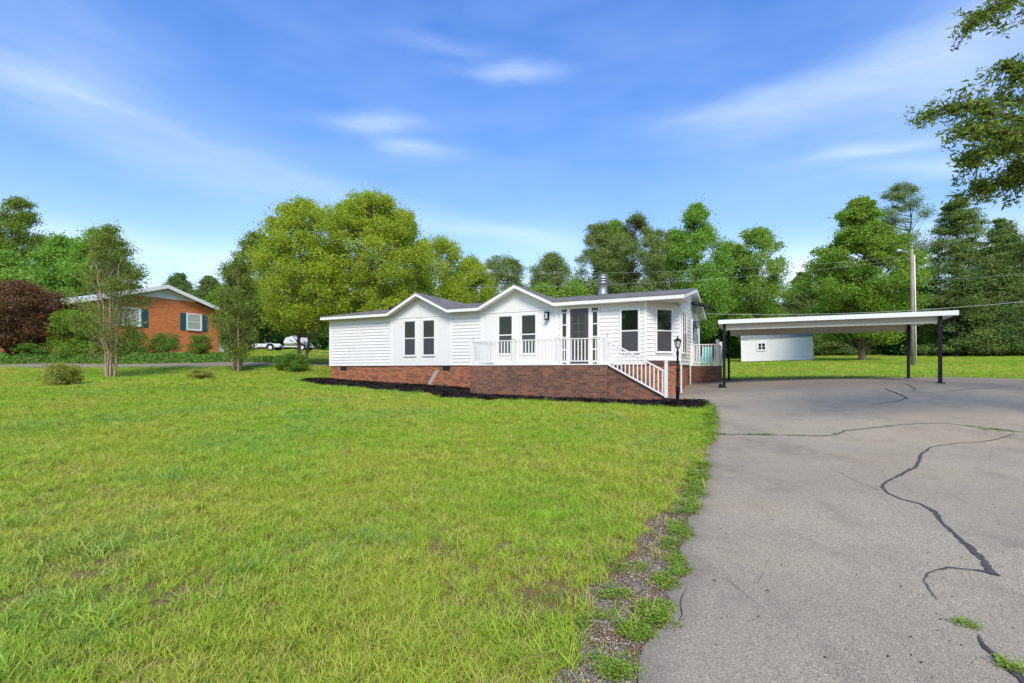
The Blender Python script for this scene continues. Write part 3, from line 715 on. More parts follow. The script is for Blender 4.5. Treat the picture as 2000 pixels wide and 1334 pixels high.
def side_rng(z):
    if z <= SF: return (1.04, D1)
    k = max(0,(z-SF))/sl-OV+.0
    return (max(0,k), min(D1, D1-k))
laps(sid, SD, side_rng, FL-.03, RG-.2)
laps(sid, LF, lambda z:(0,D1) if z<=SF else (max(0,(z-SF)/sl-OV), min(D1,D1-(z-SF)/sl+OV)), FL-.03, RG-.2)
laps(sid, BK, const(0,T1), FL-.03, SF)
wall = core.add([], []).build('wall', M['siding'], house)
sid.build('lap_siding', M['siding'], house)
# vertical panels in the gable bays
def gable_top(tr, a):
    l,c,r = tr; h = RG-EV
    return SF+max(0,h*(1-abs(a-c)/(c-l)))
for tr in TC:
    pan = MB(); l,c,r = tr; n_ = 23; w = (r-l)/n_
    for i in range(n_):
        a0 = l+i*w+.004; a1 = l+(i+1)*w-.004
        pan.wprism(FR, [(a0,FL-.03),(a1,FL-.03),(a1,SF-.1),(a0,SF-.1)], .0, .020)
        zt0, zt1 = gable_top(tr,a0)-.02, gable_top(tr,a1)-.02
        if max(zt0,zt1) > SF+.0: pan.wprism(FR, [(a0,SF-.02),(a1,SF-.02),(a1,max(SF-.01,zt1)),(a0,max(SF-.01,zt0))], -.01, .020)
    pan.wbox(FR, l,r,FL-.03,SF-.01,.001,.010)
    pan.wprism(FR, [(l,SF-.01),(r,SF-.01),(c,gable_top(tr,c)-.0)], .001,.010)
    pan.build('panel_siding', M['boards'], house)
    tb = MB(); tb.wbox(FR, l,r,SF-.11,SF-.045,.018,.042); tb.wbox(FR,l-.06,l+.03,FL-.03,SF,.0,.036); tb.wbox(FR,r-.03,r+.06,FL-.03,SF,.0,.036)
    tb.build('gable_trim', M['trim'], house)
for fr_,a0_,a1_,z0_,z1_,o0_,o1_ in ((FR,-.01,.09,FL-.03,SF,0,.038),(LF,-.036,.09,FL-.03,SF,0,.0379),(FR,15.76,15.87,FL-.02,SF,.002,.04),(SD,1.02,1.12,FL-.03,SF,0,.038),(SD,D1-.1,D1+.02,FL-.03,SF,0,.038),(AN,ANL-.05,ANL+.02,FL+.17,SF,.0,.035),(AN,0.02,ANL,FL+.12,FL+.17,.0,.032)):
    ct = MB(); ct.wbox(fr_,a0_,a1_,z0_,z1_,o0_,o1_); ct.build('corner_trim', M['trim'], house)
bn = MB(); bn.wbox(AN,0,ANL,FL-.04,FL+.12,-.02,.008); bn.build('band_board', M['band'], house)
# roof
def roof():
    x0, x1 = -.3, T1+.3; yF, yB, yR = -OV-.02, D1+OV+.02, D1/2
    top = MB()
    def surf(dz):
        V = []; Fc = []
        def tri(*ps):
            b = len(V); V.extend([(p[0],p[1],p[2]+dz) for p in ps]); Fc.append(tuple(range(b,b+len(ps))))
        front = [(x0,yF,EV)]
        for l,c,r in TC: front += [(l,yF,EV),(c,yR,RG),(r,yF,EV)]
        front += [(x1,yF,EV)]
        # planar pieces between valleys
        tri((x0,yF,EV),(TC[0][0],yF,EV),(TC[0][1],yR,RG),(x0,yR,RG))
        tri((TC[0][2],yF,EV),(TC[1][0],yF,EV),(TC[1][1],yR,RG),(TC[0][1],yR,RG))
        tri((TC[1][2],yF,EV),(x1,yF,EV),(x1,yR,RG),(TC[1][1],yR,RG))
        for l,c,r in TC:
            tri((l,yF,EV),(c,yF,RG),(c,yR,RG)); tri((c,yF,RG),(r,yF,EV),(c,yR,RG))
        tri((x0,yR,RG),(x1,yR,RG),(x1,yB,EV),(x0,yB,EV))
        return V, Fc
    V,Fc = surf(.035); top.add(V,Fc)
    # dark shingle edge
    pl = [(x0,EV)]
    for l,c,r in TC: pl += [(l,EV),(c,RG),(r,EV)]
    pl += [(x1,EV)]
    for (a,za),(b,zb) in zip(pl[:-1],pl[1:]):
        top.hexa([(a,yF-.03,za+.005),(b,yF-.03,zb+.005),(b,yF+.06,zb+.005),(a,yF+.06,za+.005),(a,yF-.03,za+.034),(b,yF-.03,zb+.034),(b,yF+.06,zb+.034),(a,yF+.06,za+.034)])
    for xx in (x0,x1):
        for (ya,za),(yb,zb) in (((yF,EV),(yR,RG)),((yR,RG),(yB,EV))):
            top.hexa([(xx-.03,ya,za+.006),(xx+.03,ya,za+.006),(xx+.03,yb,zb+.006),(xx-.03,yb,zb+.006),(xx-.03,ya,za+.038),(xx+.03,ya,za+.038),(xx+.03,yb,zb+.038),(xx-.03,yb,zb+.038)])
    rf = top.build('roof', M['roof'], house)
    fa = MB(); fh = .135
    for (a,za),(b,zb) in zip(pl[:-1],pl[1:]):
        fa.hexa([(a,yF-.012,za-fh),(b,yF-.012,zb-fh),(b,yF+.03,zb-fh),(a,yF+.03,za-fh),(a,yF-.012,za+.004),(b,yF-.012,zb+.004),(b,yF+.03,zb+.004),(a,yF+.03,za+.004)])
    for xx,s_ in ((x0,-1),(x1,1)):
        for (ya,za),(yb,zb) in (((yF,EV),(yR,RG)),((yR,RG),(yB,EV))):
            fa.hexa([(xx-.018,ya,za-fh),(xx+.018,ya,za-fh),(xx+.018,yb,zb-fh),(xx-.018,yb,zb-fh),(xx-.018,ya,za+.003),(xx+.018,ya,za+.003),(xx+.018,yb,zb+.003),(xx-.018,yb,zb+.003)])
    fa.box(x0,x1,yB-.02,yB+.012,EV-fh,EV+.002)
    fa.build('fascia', M['trim'], house)
    sf = MB()
    for (a,za),(b,zb) in zip(pl[:-1],pl[1:]):
        sf.hexa([(a,yF+.03,za-fh+.004),(b,yF+.03,zb-fh+.004),(b,.0,zb-fh+.004),(a,.0,za-fh+.004),(a,yF+.03,za-fh+.02),(b,yF+.03,zb-fh+.02),(b,.0,zb-fh+.02),(a,.0,za-fh+.02)])
    sf.add([(15.6,.001,SF+.001),(x1,.001,SF+.001),(x1,1.2,SF+.001),(T1,1.2,SF+.001)],[(0,1,2,3)])
    for xx0,xx1 in ((x0+.02,0),(T1,x1-.02)):
        for (ya,za),(yb,zb) in (((yF,EV),(yR,RG)),((yR,RG),(yB,EV))):
            sf.hexa([(xx0,ya,za-fh+.004),(xx1,ya,za-fh+.004),(xx1,yb,zb-fh+.004),(xx0,yb,zb-fh+.004),(xx0,ya,za-fh+.02),(xx1,ya,za-fh+.02),(xx1,yb,zb-fh+.02),(xx0,yb,zb-fh+.02)])
    sf.box(0,T1,D1,yB-.02,SF,SF+.02)
    sf.build('soffit', M['soffit'], house)
    # low ridge vents on the left, and a chimney pipe
    for (tx,vy) in ((1.3,3.2),(3.2,3.3)):
        vt = MB(); z = EV+sl*(vy+OV)+.03; vt.lathe((tx,vy,z),[(.16,0),(.2,.05),(.2,.12),(.1,.17)],10)
        vt.build('roof_vent', M['dark_vent'], rf)
    ch = MB(); tx,vy = 13.36,3.0; z = EV+sl*(vy+OV)
    ch.lathe((tx,vy,z),[(.25,-.05),(.22,.12),(.215,.14),(.20,.16),(.185,.52),(.225,.55),(.235,.58),(.19,.62),(.19,.64),(.255,.66),(.265,.69),(.2,.72),(.2,.75),(.255,.77),(.265,.80),(.2,.83),(.19,.88),(.23,.90),(.23,.93),(.05,.97)],20)
    ch.build('chimney_pipe', M['galv'], rf, True)
roof()
# brick skirt, vents
sk = MB(); zb = -.4
sk.box(0.02,15.86,.03,.2,zb,FL-.04); sk.box(.02,.2,.2,D1,zb,FL-.04); sk.box(T1-.2,T1-.03,1.1,D1,zb,FL-.04); sk.box(.2,T1-.2,D1-.2,D1-.02,zb,FL-.04)
sk.wbox(AN,-.02,ANL,zb,FL-.04,-.15,-.03); sk.build('brick_skirt', M['brick_orange'], house)
for t in (.88,7.05):
    v_ = MB(); v_.wbox(FR,t-.2,t+.2,FL-.25,FL-.05,-.04,-.02)
    for k in range(5): v_.wbox(FR,t-.2,t+.2,FL-.25+.04*k,FL-.235+.04*k,-.02,-.01)
    v_.build('foundation_vent', M['dark_vent'], house)
# pale repaired patch of mortar on the skirt
pm = plain('mortar_patch',(.40,.37,.34),.9,.1,var=.3,scale=20)
ra = MB(); 
for k in range(7): ra.wbox(FR,6.05+.075*k-.08,6.05+.075*k+.12,FL-1.02+.105*k+.05,FL-.93+.105*k+.055,-.031,-.0265)
ra.build('mortar_patch', pm, house)
def window(parent, fr, a0, a1, z0, z1, mull=0, screen=True, off=(0,0,0), o=.0, wide=.055):
    w = MB(off); d0,d1 = o-.02, o+.062; t_ = wide; zm = (z0+z1)/2
    w.wbox(fr,a0-t_,a0,z0-t_,z1+t_,d0,d1); w.wbox(fr,a1,a1+t_,z0-t_,z1+t_,d0,d1); w.wbox(fr,a0,a1,z1,z1+t_,d0,d1); w.wbox(fr,a0,a1,z0-t_,z0,d0,d1+.012)
    w.wbox(fr,a0,a1,zm-.022,zm+.022,d0,d1-.01)
    w.wbox(fr,a0,a0+.02,z0,z1,d0,d1-.018); w.wbox(fr,a1-.02,a1,z0,z1,d0,d1-.018); w.wbox(fr,a0+.02,a1-.02,z1-.02,z1,d0,d1-.018); w.wbox(fr,a0+.02,a1-.02,z0,z0+.02,d0,d1-.018)
    if mull: am = (a0+a1)/2; w.wbox(fr,am-.035,am+.035,z0,z1,d0,d1-.006)
    f = w.build('window', M['trim'], parent)
    g = MB(off); g.wbox(fr,a0+.02,a1-.02,zm+.022,z1-.02,o+.028,o+.036); g.build('pane', M['glass'], f)
    g = MB(off); g.wbox(fr,a0+.02,a1-.02,z0+.02,zm-.022,o+.028,o+.040); g.build('screened_pane', M['screen'] if screen else M['glass'], f)
    return f
WZ0, WZ1 = CAMZ+.664, CAMZ+2.24
for a0,a1 in ((4.757,5.38),(5.82,6.447),(9.73,10.36),(10.79,11.43),(14.92,15.57)): window(house, FR, a0, a1, WZ0, WZ1)
window(house, AN, .42, 1.08, WZ0, WZ1)
window(house, SD, 1.5, 2.75, WZ0, WZ1, 1)
window(house, SD, 6.6, 7.2, CAMZ+1.2, WZ1)
# front door with sidelights
dr = MB(); Z1 = CAMZ+2.39; dr.wbox(FR,12.5,14.1,Z1,Z1+.05,.0,.05)
for a in (12.5,12.78,13.66,14.04): dr.wbox(FR,a,a+(.13 if 12.6<a<13.9 else .05),FL,Z1,.0,.065)
for s0,s1 in ((12.55,12.78),(13.79,14.04)):
    dr.wbox(FR,s0,s0+.035,FL,Z1-.14,.0,.05); dr.wbox(FR,s1-.035,s1,FL,Z1-.14,.0,.05)
    for k in range(5): dr.wbox(FR,s0+.035,s1-.035,FL+.06+k*.49,FL+.10+k*.49,.0,.048)
ds = dr.build('door_surround', M['trim'], house)
g = MB(); g.wbox(FR,12.55,12.78,FL,Z1,.028,.034); g.wbox(FR,13.79,14.04,FL,Z1,.028,.034); g.build('sidelight_glass', M['glass'], ds)
d = MB(); d.wbox(FR,12.91,13.66,Z1-.10,Z1,.0,.052); d.wbox(FR,12.91,13.03,FL,Z1-.10,.0,.052); d.wbox(FR,13.50,13.66,FL,Z1-.1,.0,.052)
d.wbox(FR,13.03,13.50,Z1-.24,Z1-.1,.0,.052); d.wbox(FR,13.03,13.50,FL,FL+.25,.0,.052)
do = d.build('front_door', M['door'], house)
g = MB(); g.wbox(FR,13.03,13.50,FL+.25,Z1-.24,.028,.034); g.build('door_glass', M['glass'], do)
g = MB(); g.wbox(FR,13.255,13.275,FL+.25,Z1-.24,.03,.044)
for k in range(1,5): z = FL+.25+k*(Z1-.49-FL)/5; g.wbox(FR,13.03,13.255,z-.01,z+.01,.03,.044); g.wbox(FR,13.275,13.50,z-.01,z+.01,.03,.044)
g.build('glazing_bars', plain('grey_bars',(.13,.12,.13),.6,.2), do)
g = MB(); g.tube([(12.965,-.045,FL+1.0),(12.965,-.10,FL+1.0)],[.02,.032],10); g.build('door_knob', plain('brass_nickel',(.6,.58,.52),.25,.5,.9), do)
# side door
d = MB(); d.wbox(SD,4.75,5.6,FL,FL+2.08,.0,.05); sdoor = d.build('side_door', M['trim'], house)
g = MB(); g.wbox(SD,4.9,5.45,FL+.95,FL+1.95,.05,.056); g.build('door_glass', M['glass'], sdoor)
# lanterns on the walls
def wall_lantern(fr, a, z, o=.03):
    m_ = MB(); m_.wbox(fr,a-.05,a+.05,z-.12,z+.14,o,o+.02); m_.wbox(fr,a-.08,a+.08,z+.13,z+.16,o+.02,o+.19); m_.wbox(fr,a-.08,a+.08,z-.17,z-.14,o+.02,o+.19)
    for da in (-.078,.062):
        for oo in (.02,.172): m_.wbox(fr,a+da,a+da+.016,z-.14,z+.13,o+oo,o+oo+.016)
    b = m_.build('wall_lantern', M['black_metal'], house)
    g_ = MB(); g_.wbox(fr,a-.035,a+.035,z-.12,z+.10,o+.06,o+.14); g_.build('lamp_glass', M['lampglass'], b)
wall_lantern(FR, 11.95, CAMZ+2.16); wall_lantern(SD, 5.95, CAMZ+2.1)
# awning above the side door
aw = MB()
for v_ in (4.5,5.2,5.9):
    pts = [(T1+.03,v_,CAMZ+2.95),(T1+.35,v_,CAMZ+2.93),(T1+.7,v_,CAMZ+2.82),(T1+.98,v_,CAMZ+2.62)]
    aw.tube(pts,.014,6); aw.tube([(T1+.03,v_,CAMZ+2.60),(T1+.4,v_,CAMZ+2.70),(T1+.98,v_,CAMZ+2.62)],.012,6); aw.tube([(T1+.03,v_,CAMZ+2.60),(T1+.03,v_,CAMZ+2.95)],.014,6)
    aw.tube([(T1+.2,v_,CAMZ+2.65),(T1+.35,v_,CAMZ+2.93)],.009,6)
for (xx,zz) in ((T1+.03,CAMZ+2.95),(T1+.98,CAMZ+2.62)): aw.tube([(xx,4.5,zz),(xx,5.9,zz)],.016,6)
ao = aw.build('awning_frame', M['black_metal'], house)
ap = MB()
pr = [(T1+.03,CAMZ+2.965),(T1+.35,CAMZ+2.945),(T1+.7,CAMZ+2.835),(T1+1.0,CAMZ+2.63)]
for (xa,za),(xb,zb_) in zip(pr[:-1],pr[1:]): ap.hexa([(xa,4.45,za),(xb,4.45,zb_),(xb,5.95,zb_),(xa,5.95,za),(xa,4.45,za+.008),(xb,4.45,zb_+.008),(xb,5.95,zb_+.008),(xa,5.95,za+.008)])
ap.build('awning_panel', plain('smoked_panel',(.10,.10,.105),.2,.5), ao)
for (t,v_,o2) in ((T1+.02,1.12,0),(T1+.02,4.05,0)):
    dn = MB(); dn.box(t,t+.05,v_-.035,v_+.035,gz(*hf(t,v_))-.02,FL-.03); dn.build('downspout', M['trim'], house)

# ------------------------------------------------------------ porch (brick base, deck, rails, stairs)
PV = -2.0; PT0, PT1 = 9.50, 14.93
pz = gz(*hf(12,PV))
offp = (12.2, PV/2, pz); wp = hf(12.2, PV/2)
porch = thing('front_porch', 'raised dark brick front porch with white railing and stairs down to the right', 'porch', (wp[0],wp[1],pz), ROT)
b = MB(offp); b.box(PT0,PT1,PV,-.01,-.3,FL-.06); b.build('brick_base', M['brick_dark'], porch)
sw = MB(offp)
stz = gz(*hf(16.8,PV+.1))
nst = 7; run = (16.86-PT1)/nst; rise = (FL-.03-stz-.04)/nst
sw.add([], [])
FP = ((0,PV+.12),(1,0),(0,-1))
sw.wprism(FP, [(PT1,-.3),(17.0,-.3),(17.0,stz+.12),(16.85,stz+.14),(PT1,FL-.05)], -.16, .0)
sw.build('stair_wall', M['brick_dark'], porch)
st_ = MB(offp)
for k in range(nst-1): st_.box(PT1+.002,PT1+run*(k+1),PV+.285,-.25,(-.3 if k==0 else FL-.03-rise*(nst-k))+0.0 if False else -.3,FL-.03-rise*(k+1)) if k==0 else st_.box(PT1+run*k+.002,PT1+run*(k+1),PV+.285,-.25,-.3,FL-.03-rise*(k+1))
st_.build('steps', M['brick_dark'], porch)
dk = MB(offp); dk.box(PT0-.03,PT1+.02,PV-.03,-.06,FL-.06,FL-.015); dk.build('deck_floor', M['railing'], porch)
def post(parent, off, t, v, z0, z1, w=.05, name='post'):
    p = MB(off); p.box(t-w,t+w,v-w,v+w,z0,z1); p.box(t-w-.015,t+w+.015,v-w-.015,v+w+.015,z1,z1+.025)
    p.add([(t-w,v-w,z1+.025),(t+w,v-w,z1+.025),(t+w,v+w,z1+.025),(t-w,v+w,z1+.025),(t,v,z1+.055)],[(0,1,4),(1,2,4),(2,3,4),(3,0,4)])
    return p.build(name, M['railing'], parent)
def rail(parent, off, A, B, zA, zB, h=.86, n_=None, low=.08, w=.022, ht=.035):
    A = np.array(A,float); B = np.array(B,float); d = B-A; L_ = np.linalg.norm(d); d/=L_; nm = np.array([-d[1],d[0]])
    r_ = MB(off)
    for z0,hh,ww in ((low,ht,.025),(h-ht,ht,.035)):
        P = lambda p,s_,z: (p[0]+nm[0]*ww*s_, p[1]+nm[1]*ww*s_, z)
        r_.hexa([P(A,-1,zA+z0),P(B,-1,zB+z0),P(B,1,zB+z0),P(A,1,zA+z0),P(A,-1,zA+z0+hh),P(B,-1,zB+z0+hh),P(B,1,zB+z0+hh),P(A,1,zA+z0+hh)])
    for e_,z_ in ((A+d*.012,zA),(B-d*.012,zB)):
        r_.hexa([(e_[0]+d[0]*i_*.012+nm[0]*j_*.02, e_[1]+d[1]*i_*.012+nm[1]*j_*.02, z_+low+.002) for i_,j_ in ((-1,-1),(1,-1),(1,1),(-1,1))]+[(e_[0]+d[0]*i_*.012+nm[0]*j_*.02, e_[1]+d[1]*i_*.012+nm[1]*j_*.02, z_+h-.004) for i_,j_ in ((-1,-1),(1,-1),(1,1),(-1,1))])
    ro = r_.build('railing', M['railing'], parent)
    n_ = n_ or int(L_/.125)
    for k in range(n_):
        f = (k+.5)/n_; c = A+(B-A)*f; z = zA+(zB-zA)*f; sl_ = (zB-zA)/L_
        b_ = MB(off); a0,a1 = c-d*.02, c+d*.02
        q_ = [(a0-nm*.016),(a1-nm*.016),(a1+nm*.016),(a0+nm*.016)]; e = .02*sl_
        zz = [z-e,z+e,z+e,z-e]
        b_.hexa([(q_[i][0],q_[i][1],zz[i]+low+ht-.003) for i in range(4)]+[(q_[i][0],q_[i][1],zz[i]+h-ht+.003) for i in range(4)])
        b_.build('baluster', M['railing'], ro)
    return ro
dz = FL-.015
rv = PV+.06
ptx = [PT0+.05, 11.35, 13.12, PT1-.05]
for i,t in enumerate(ptx): post(porch, offp, t, rv, dz, dz+(1.02 if i in (0,3) else .93))
post(porch, offp, PT0+.05, -.12, dz, dz+.93)
for i in range(3): rail(porch, offp, (ptx[i]+.05,rv), (ptx[i+1]-.05,rv), dz, dz, .9)
rail(porch, offp, (PT0+.05,rv+.05), (PT0+.05,-.17), dz, dz, .9)
NP = 16.86
post(porch, offp, NP, rv, stz+.13, stz+1.28, .05, 'newel_post')
rail(porch, offp, (PT1,rv), (NP-.05,rv), dz-.05, stz+.16, .86, 14, .0, .022, .06)

# ------------------------------------------------------------ side landing
ls = gz(*hf(17.5,4.3)); offs = (17.45,5.4,ls); w_ = hf(17.45,5.4)
land = thing('side_landing', 'small brick landing with white railing at the right side door of the house', 'landing', (w_[0],w_[1],ls), ROT)
b = MB(offs); b.box(T1+.0,18.05,4.3,6.6,-.2,FL-.06); b.build('brick_base', M['brick_dark'], land)
b = MB(offs); b.box(T1+.0,18.08,4.27,6.6,FL-.06,FL-.015); b.build('deck_floor', M['railing'], land)
post(land, offs, 18.0, 4.36, dz, dz+1.05, .06); post(land, offs, 18.0, 6.5, dz, dz+1.05, .06); post(land, offs, T1+.06, 4.36, dz, dz+.9, .045)
rail(land, offs, (T1+.1,4.36), (17.94,4.36), dz, dz, .9, 8); rail(land, offs, (18.0,4.42), (18.0,6.44), dz, dz, .9, 15)
# teal chair on the landing
tw = hf(17.45,5.7); chair = thing('patio_chair', 'teal plastic chair standing on the side landing behind the white railing', 'chair', (tw[0],tw[1],FL-.015), ROT)
s_ = MB(); s_.box(-.24,.24,-.22,.22,.36,.40); s_.build('seat', M['teal'], chair)
s_ = MB(); 
for k in range(4): s_.box(-.22+.115*k,-.12+.115*k,-.26,-.23,.06,.39)
s_.box(-.24,.24,-.27,-.262,.30,.36); s_.build('front_apron', M['teal'], chair)
s_ = MB()
for k in range(4): s_.hexa([(-.22+.115*k,.2,.4),(-.12+.115*k,.2,.4),(-.12+.115*k,.23,.4),(-.22+.115*k,.23,.4),(-.22+.115*k,.34,.85),(-.12+.115*k,.34,.85),(-.12+.115*k,.37,.85),(-.22+.115*k,.37,.85)])
s_.build('backrest', M['teal'], chair)
for x_,y_ in ((-.22,-.2),(.22,-.2),(-.22,.2),(.22,.2)):
    s_ = MB(); s_.box(x_-.025,x_+.025,y_-.025,y_+.025,0,.36); s_.build('leg', M['teal'], chair)

# ------------------------------------------------------------ lamp post
lx, ly, _ = at(1323.5,781,16.35); lz = gz(lx,ly)
lp = thing('lamp_post', 'black metal garden lamp post with glass lantern in the mulch by the stairs', 'lamp post', (lx,ly,lz))
s_ = MB(); s_.lathe((0,0,-.05),[(.055,0),(.055,.45),(.062,.47),(.062,.5),(.045,.53),(.04,1.0),(.052,1.02),(.052,1.08),(.036,1.12),(.034,1.55),(.048,1.57),(.04,1.68),(.028,1.70),(.028,1.78)],14); s_.build('pole', M['black_metal'], lp, True)
s_ = MB(); s_.lathe((0,0,1.72),[(.03,0),(.075,.02),(.08,.035),(.03,.04)],8); s_.lathe((0,0,1.97),[(.125,0),(.13,.012),(.09,.05),(.035,.085),(.02,.10),(.022,.13),(.008,.18)],8)
for k in range(6):
    a = k*math.pi/3; s_.tube([(.072*math.cos(a),.072*math.sin(a),1.755),(.112*math.cos(a),.112*math.sin(a),1.975)],.007,5)
lo = s_.build('lantern', M['black_metal'], lp)
s_ = MB(); s_.lathe((0,0,1.757),[(.066,0),(.104,.21)],6); s_.build('lamp_glass', M['lampglass'], lo)

# ------------------------------------------------------------ carport
cz = gz(*hf(21.6,3.5)); offc = (21.6,3.5,cz); w_ = hf(21.6,3.5)
cpt = thing('carport', 'flat white roofed metal carport on black posts over the driveway', 'carport', (w_[0],w_[1],cz), ROT)
CT = CAMZ+1.86; CB = CAMZ+1.71
s_ = MB(offc)
s_.box(18.20,25.16,1.50,1.53,CB,CT); s_.box(18.20,18.23,1.53,5.62,CB,CT); s_.box(25.13,25.16,1.53,5.62,CB,CT); s_.box(18.23,25.13,5.59,5.62,CB,CT)
s_.box(18.23,25.13,1.53,5.59,CT-.03,CT-.012)
for k in range(23): s_.box(18.25+.3*k,18.29+.3*k,1.53,5.59,CB+.03,CT-.03)
s_.build('roof', M['carport_white'], cpt)
for v0 in (1.72,5.38):
    s_ = MB(offc); s_.box(18.46,24.68,v0-.03,v0+.03,CAMZ+1.49,CB+.03); s_.build('beam', M['beam_paint'], cpt)
for (t,v_) in ((18.40,1.66),(24.74,1.66),(18.40,5.36),(24.74,5.30)):
    g0 = gz(*hf(t,v_)); s_ = MB(offc); s_.box(t-.045,t+.045,v_-.045,v_+.045,g0-.02,CB+.03)
    s_.box(t-.10,t+.10,v_-.10,v_+.10,g0+.01,g0+.045); po = s_.build('post', M['black_metal'], cpt)
    if t > 20 and v_ < 3:
        s_ = MB(offc); s_.tube([(t+.05,v_,CAMZ+1.30),(t+.36,v_,CB+.0)],.03,6); s_.build('brace', M['black_metal'], po)
s_ = MB(offc); s_.box(18.22,18.34,1.56,1.7,gz(*hf(18.3,1.6))+.0,gz(*hf(18.3,1.6))+.16); s_.build('footing_block', M['black_metal'], cpt)

# ------------------------------------------------------------ shed
sx, sy, sz = at(1448.5,707.5,48.7)
shed = thing('garden_shed', 'small white clapboard shed with one window on the far lawn', 'shed', (sx,sy,sz-.08), ROT); shed.rotation_euler = (0,R(-1.3),ROT)
SL,SW,SH = 6.05,3.0,2.3; SFR=((0,0),(1,0),(0,-1)); s_=MB(); s_.box(0,SL,0,SW,.15,SH); 
laps(s_,SFR,const(0,SL),.15,SH,.12,.015); s_.wprism(((0,0),(0,1),(-1,0)),[(0,SH),(SW,SH),(SW/2,SH+.85)],-.02,0); s_.wprism(((SL,0),(0,1),(1,0)),[(0,SH),(SW,SH),(SW/2,SH+.85)],-.02,0)
s_.build('wall', M['siding'], shed)
s_=MB(); s_.box(-.02,SL+.02,-.05,-.018,SH-.06,SH+.04); s_.box(-.02,.08,-.04,-.016,.15,SH-.06); s_.box(SL-.08,SL+.02,-.04,-.016,.15,SH-.06); s_.build('trim', M['trim'], shed)
s_=MB(); s_.box(.05,SL-.05,.02,SW-.05,-.25,.149); s_.build('skid_base', M['dark_vent'], shed)
s_=MB(); s_.hexa([(-.05,-.08,SH),(SL+.05,-.08,SH),(SL+.05,SW/2,SH+.9),(-.05,SW/2,SH+.9),(-.05,-.08,SH+.05),(SL+.05,-.08,SH+.05),(SL+.05,SW/2,SH+.95),(-.05,SW/2,SH+.95)])
s_.hexa([(-.05,SW+.08,SH),(SL+.05,SW+.08,SH),(SL+.05,SW/2,SH+.9),(-.05,SW/2,SH+.9),(-.05,SW+.08,SH+.05),(SL+.05,SW+.08,SH+.05),(SL+.05,SW/2,SH+.95),(-.05,SW/2,SH+.95)]); s_.build('roof', M['shed_roof'], shed)
window(shed, SFR, 1.5, 2.1, 1.25, 1.85, 1, False, o=.02, wide=.11)

# ------------------------------------------------------------ utility pole and wires
ux, uy, _ = at(1783,714,35); uz = gz(ux,uy)
pole = thing('utility_pole', 'wooden utility pole with street light and white conduit behind the carport', 'utility pole', (ux,uy,uz))
ph = at(0,487,35)[2]-uz
s_=MB(); s_.tube([(0,0,-.3),(-.04,0,ph*.5),(-.09,0,ph)],[.12,.11,.09],14); s_.build('pole_shaft', M['pole_wood'], pole, True)
s_=MB(); s_.tube([(.19,-.05,0),(.14,-.05,ph*.5),(.06,-.05,ph*.95)],.04,8); s_.build('conduit', M['trim'], pole, True)
s_=MB(); s_.tube([(-.1,0,ph-.45),(-.35,-.02,ph-.25),(-.7,-.05,ph-.14)],.03,6); ar=s_.build('light_arm', M['galv'], pole, True)
s_=MB(); s_.tube([(-.66,-.05,ph-.14),(-.82,-.05,ph-.12),(-1.1,-.05,ph-.12),(-1.25,-.05,ph-.16)],[.05,.11,.13,.04],10); s_.build('light_head', M['galv'], ar, True)
def wire(name, A, B, sag, r_, label, n_=24):
    m_=MB(); A=np.array(A,float); B=np.array(B,float); pts=[]
    for i in range(n_+1):
        f=i/n_; p=A+(B-A)*f; p[2]-=sag*4*f*(1-f); pts.append(p)
    o=m_.tube(pts,r_,6).build(name, M['wire'], None, True); return tag(o,label,'power line',None)
ea = hf(T1+.3,8.2); wire('power_line', (ea[0],ea[1],at(0,614,27)[2]-.2), (at(2010,588,23)), .25, .013, 'thick pale service cable from the house over the carport to the right')
e2 = at(2010,588,23); wire('power_line', e2, (60,18,8), .3, .013, 'thick service cable continuing outside the right edge')
pt_ = at(1778,505,35)
wire('power_line', pt_, at(900,562,30), .5, .007, 'lower thin wire from the utility pole to the left across the trees')
wire('power_line', at(1778,500,35), at(900,531,36), .5, .007, 'upper thin wire from the utility pole to the left across the trees')
wire('power_line', at(1788,545,35), at(2060,526,30), .2, .007, 'thin wire from the utility pole to the right edge')

# ------------------------------------------------------------ trees
def tubes_np(segs):      # segs: list of (points(k,3), radii(k)) -> verts, quads
    V=[];Fq=[];b=0;n=5
    for pts,rad in segs:
        pts=np.asarray(pts,float);k=len(pts)
        nn = 9 if rad[0]>.08 else n
        th=np.arange(nn)*2*np.pi/nn
        d=np.gradient(pts,axis=0); d/=np.linalg.norm(d,axis=1,keepdims=True)+1e-9
        ref=np.where(np.abs(d[:,2:3])<.9,np.array([[0,0,1.]]),np.array([[1.,0,0]])); a=np.cross(d,ref); a/=np.linalg.norm(a,axis=1,keepdims=True)+1e-9; c=np.cross(d,a)
        r_=np.asarray(rad)[:,None,None]
        V.append((pts[:,None,:]+r_*(np.cos(th)[None,:,None]*a[:,None,:]+np.sin(th)[None,:,None]*c[:,None,:])).reshape(-1,3))
        i=np.arange(k-1)[:,None]*nn; j=np.arange(nn)[None,:]; j2=(j+1)%nn
        Fq.append(np.stack([b+i+j,b+i+j2,b+i+nn+j2,b+i+nn+j],-1).reshape(-1,4)); b+=k*nn
    return np.vstack(V),np.vstack(Fq)
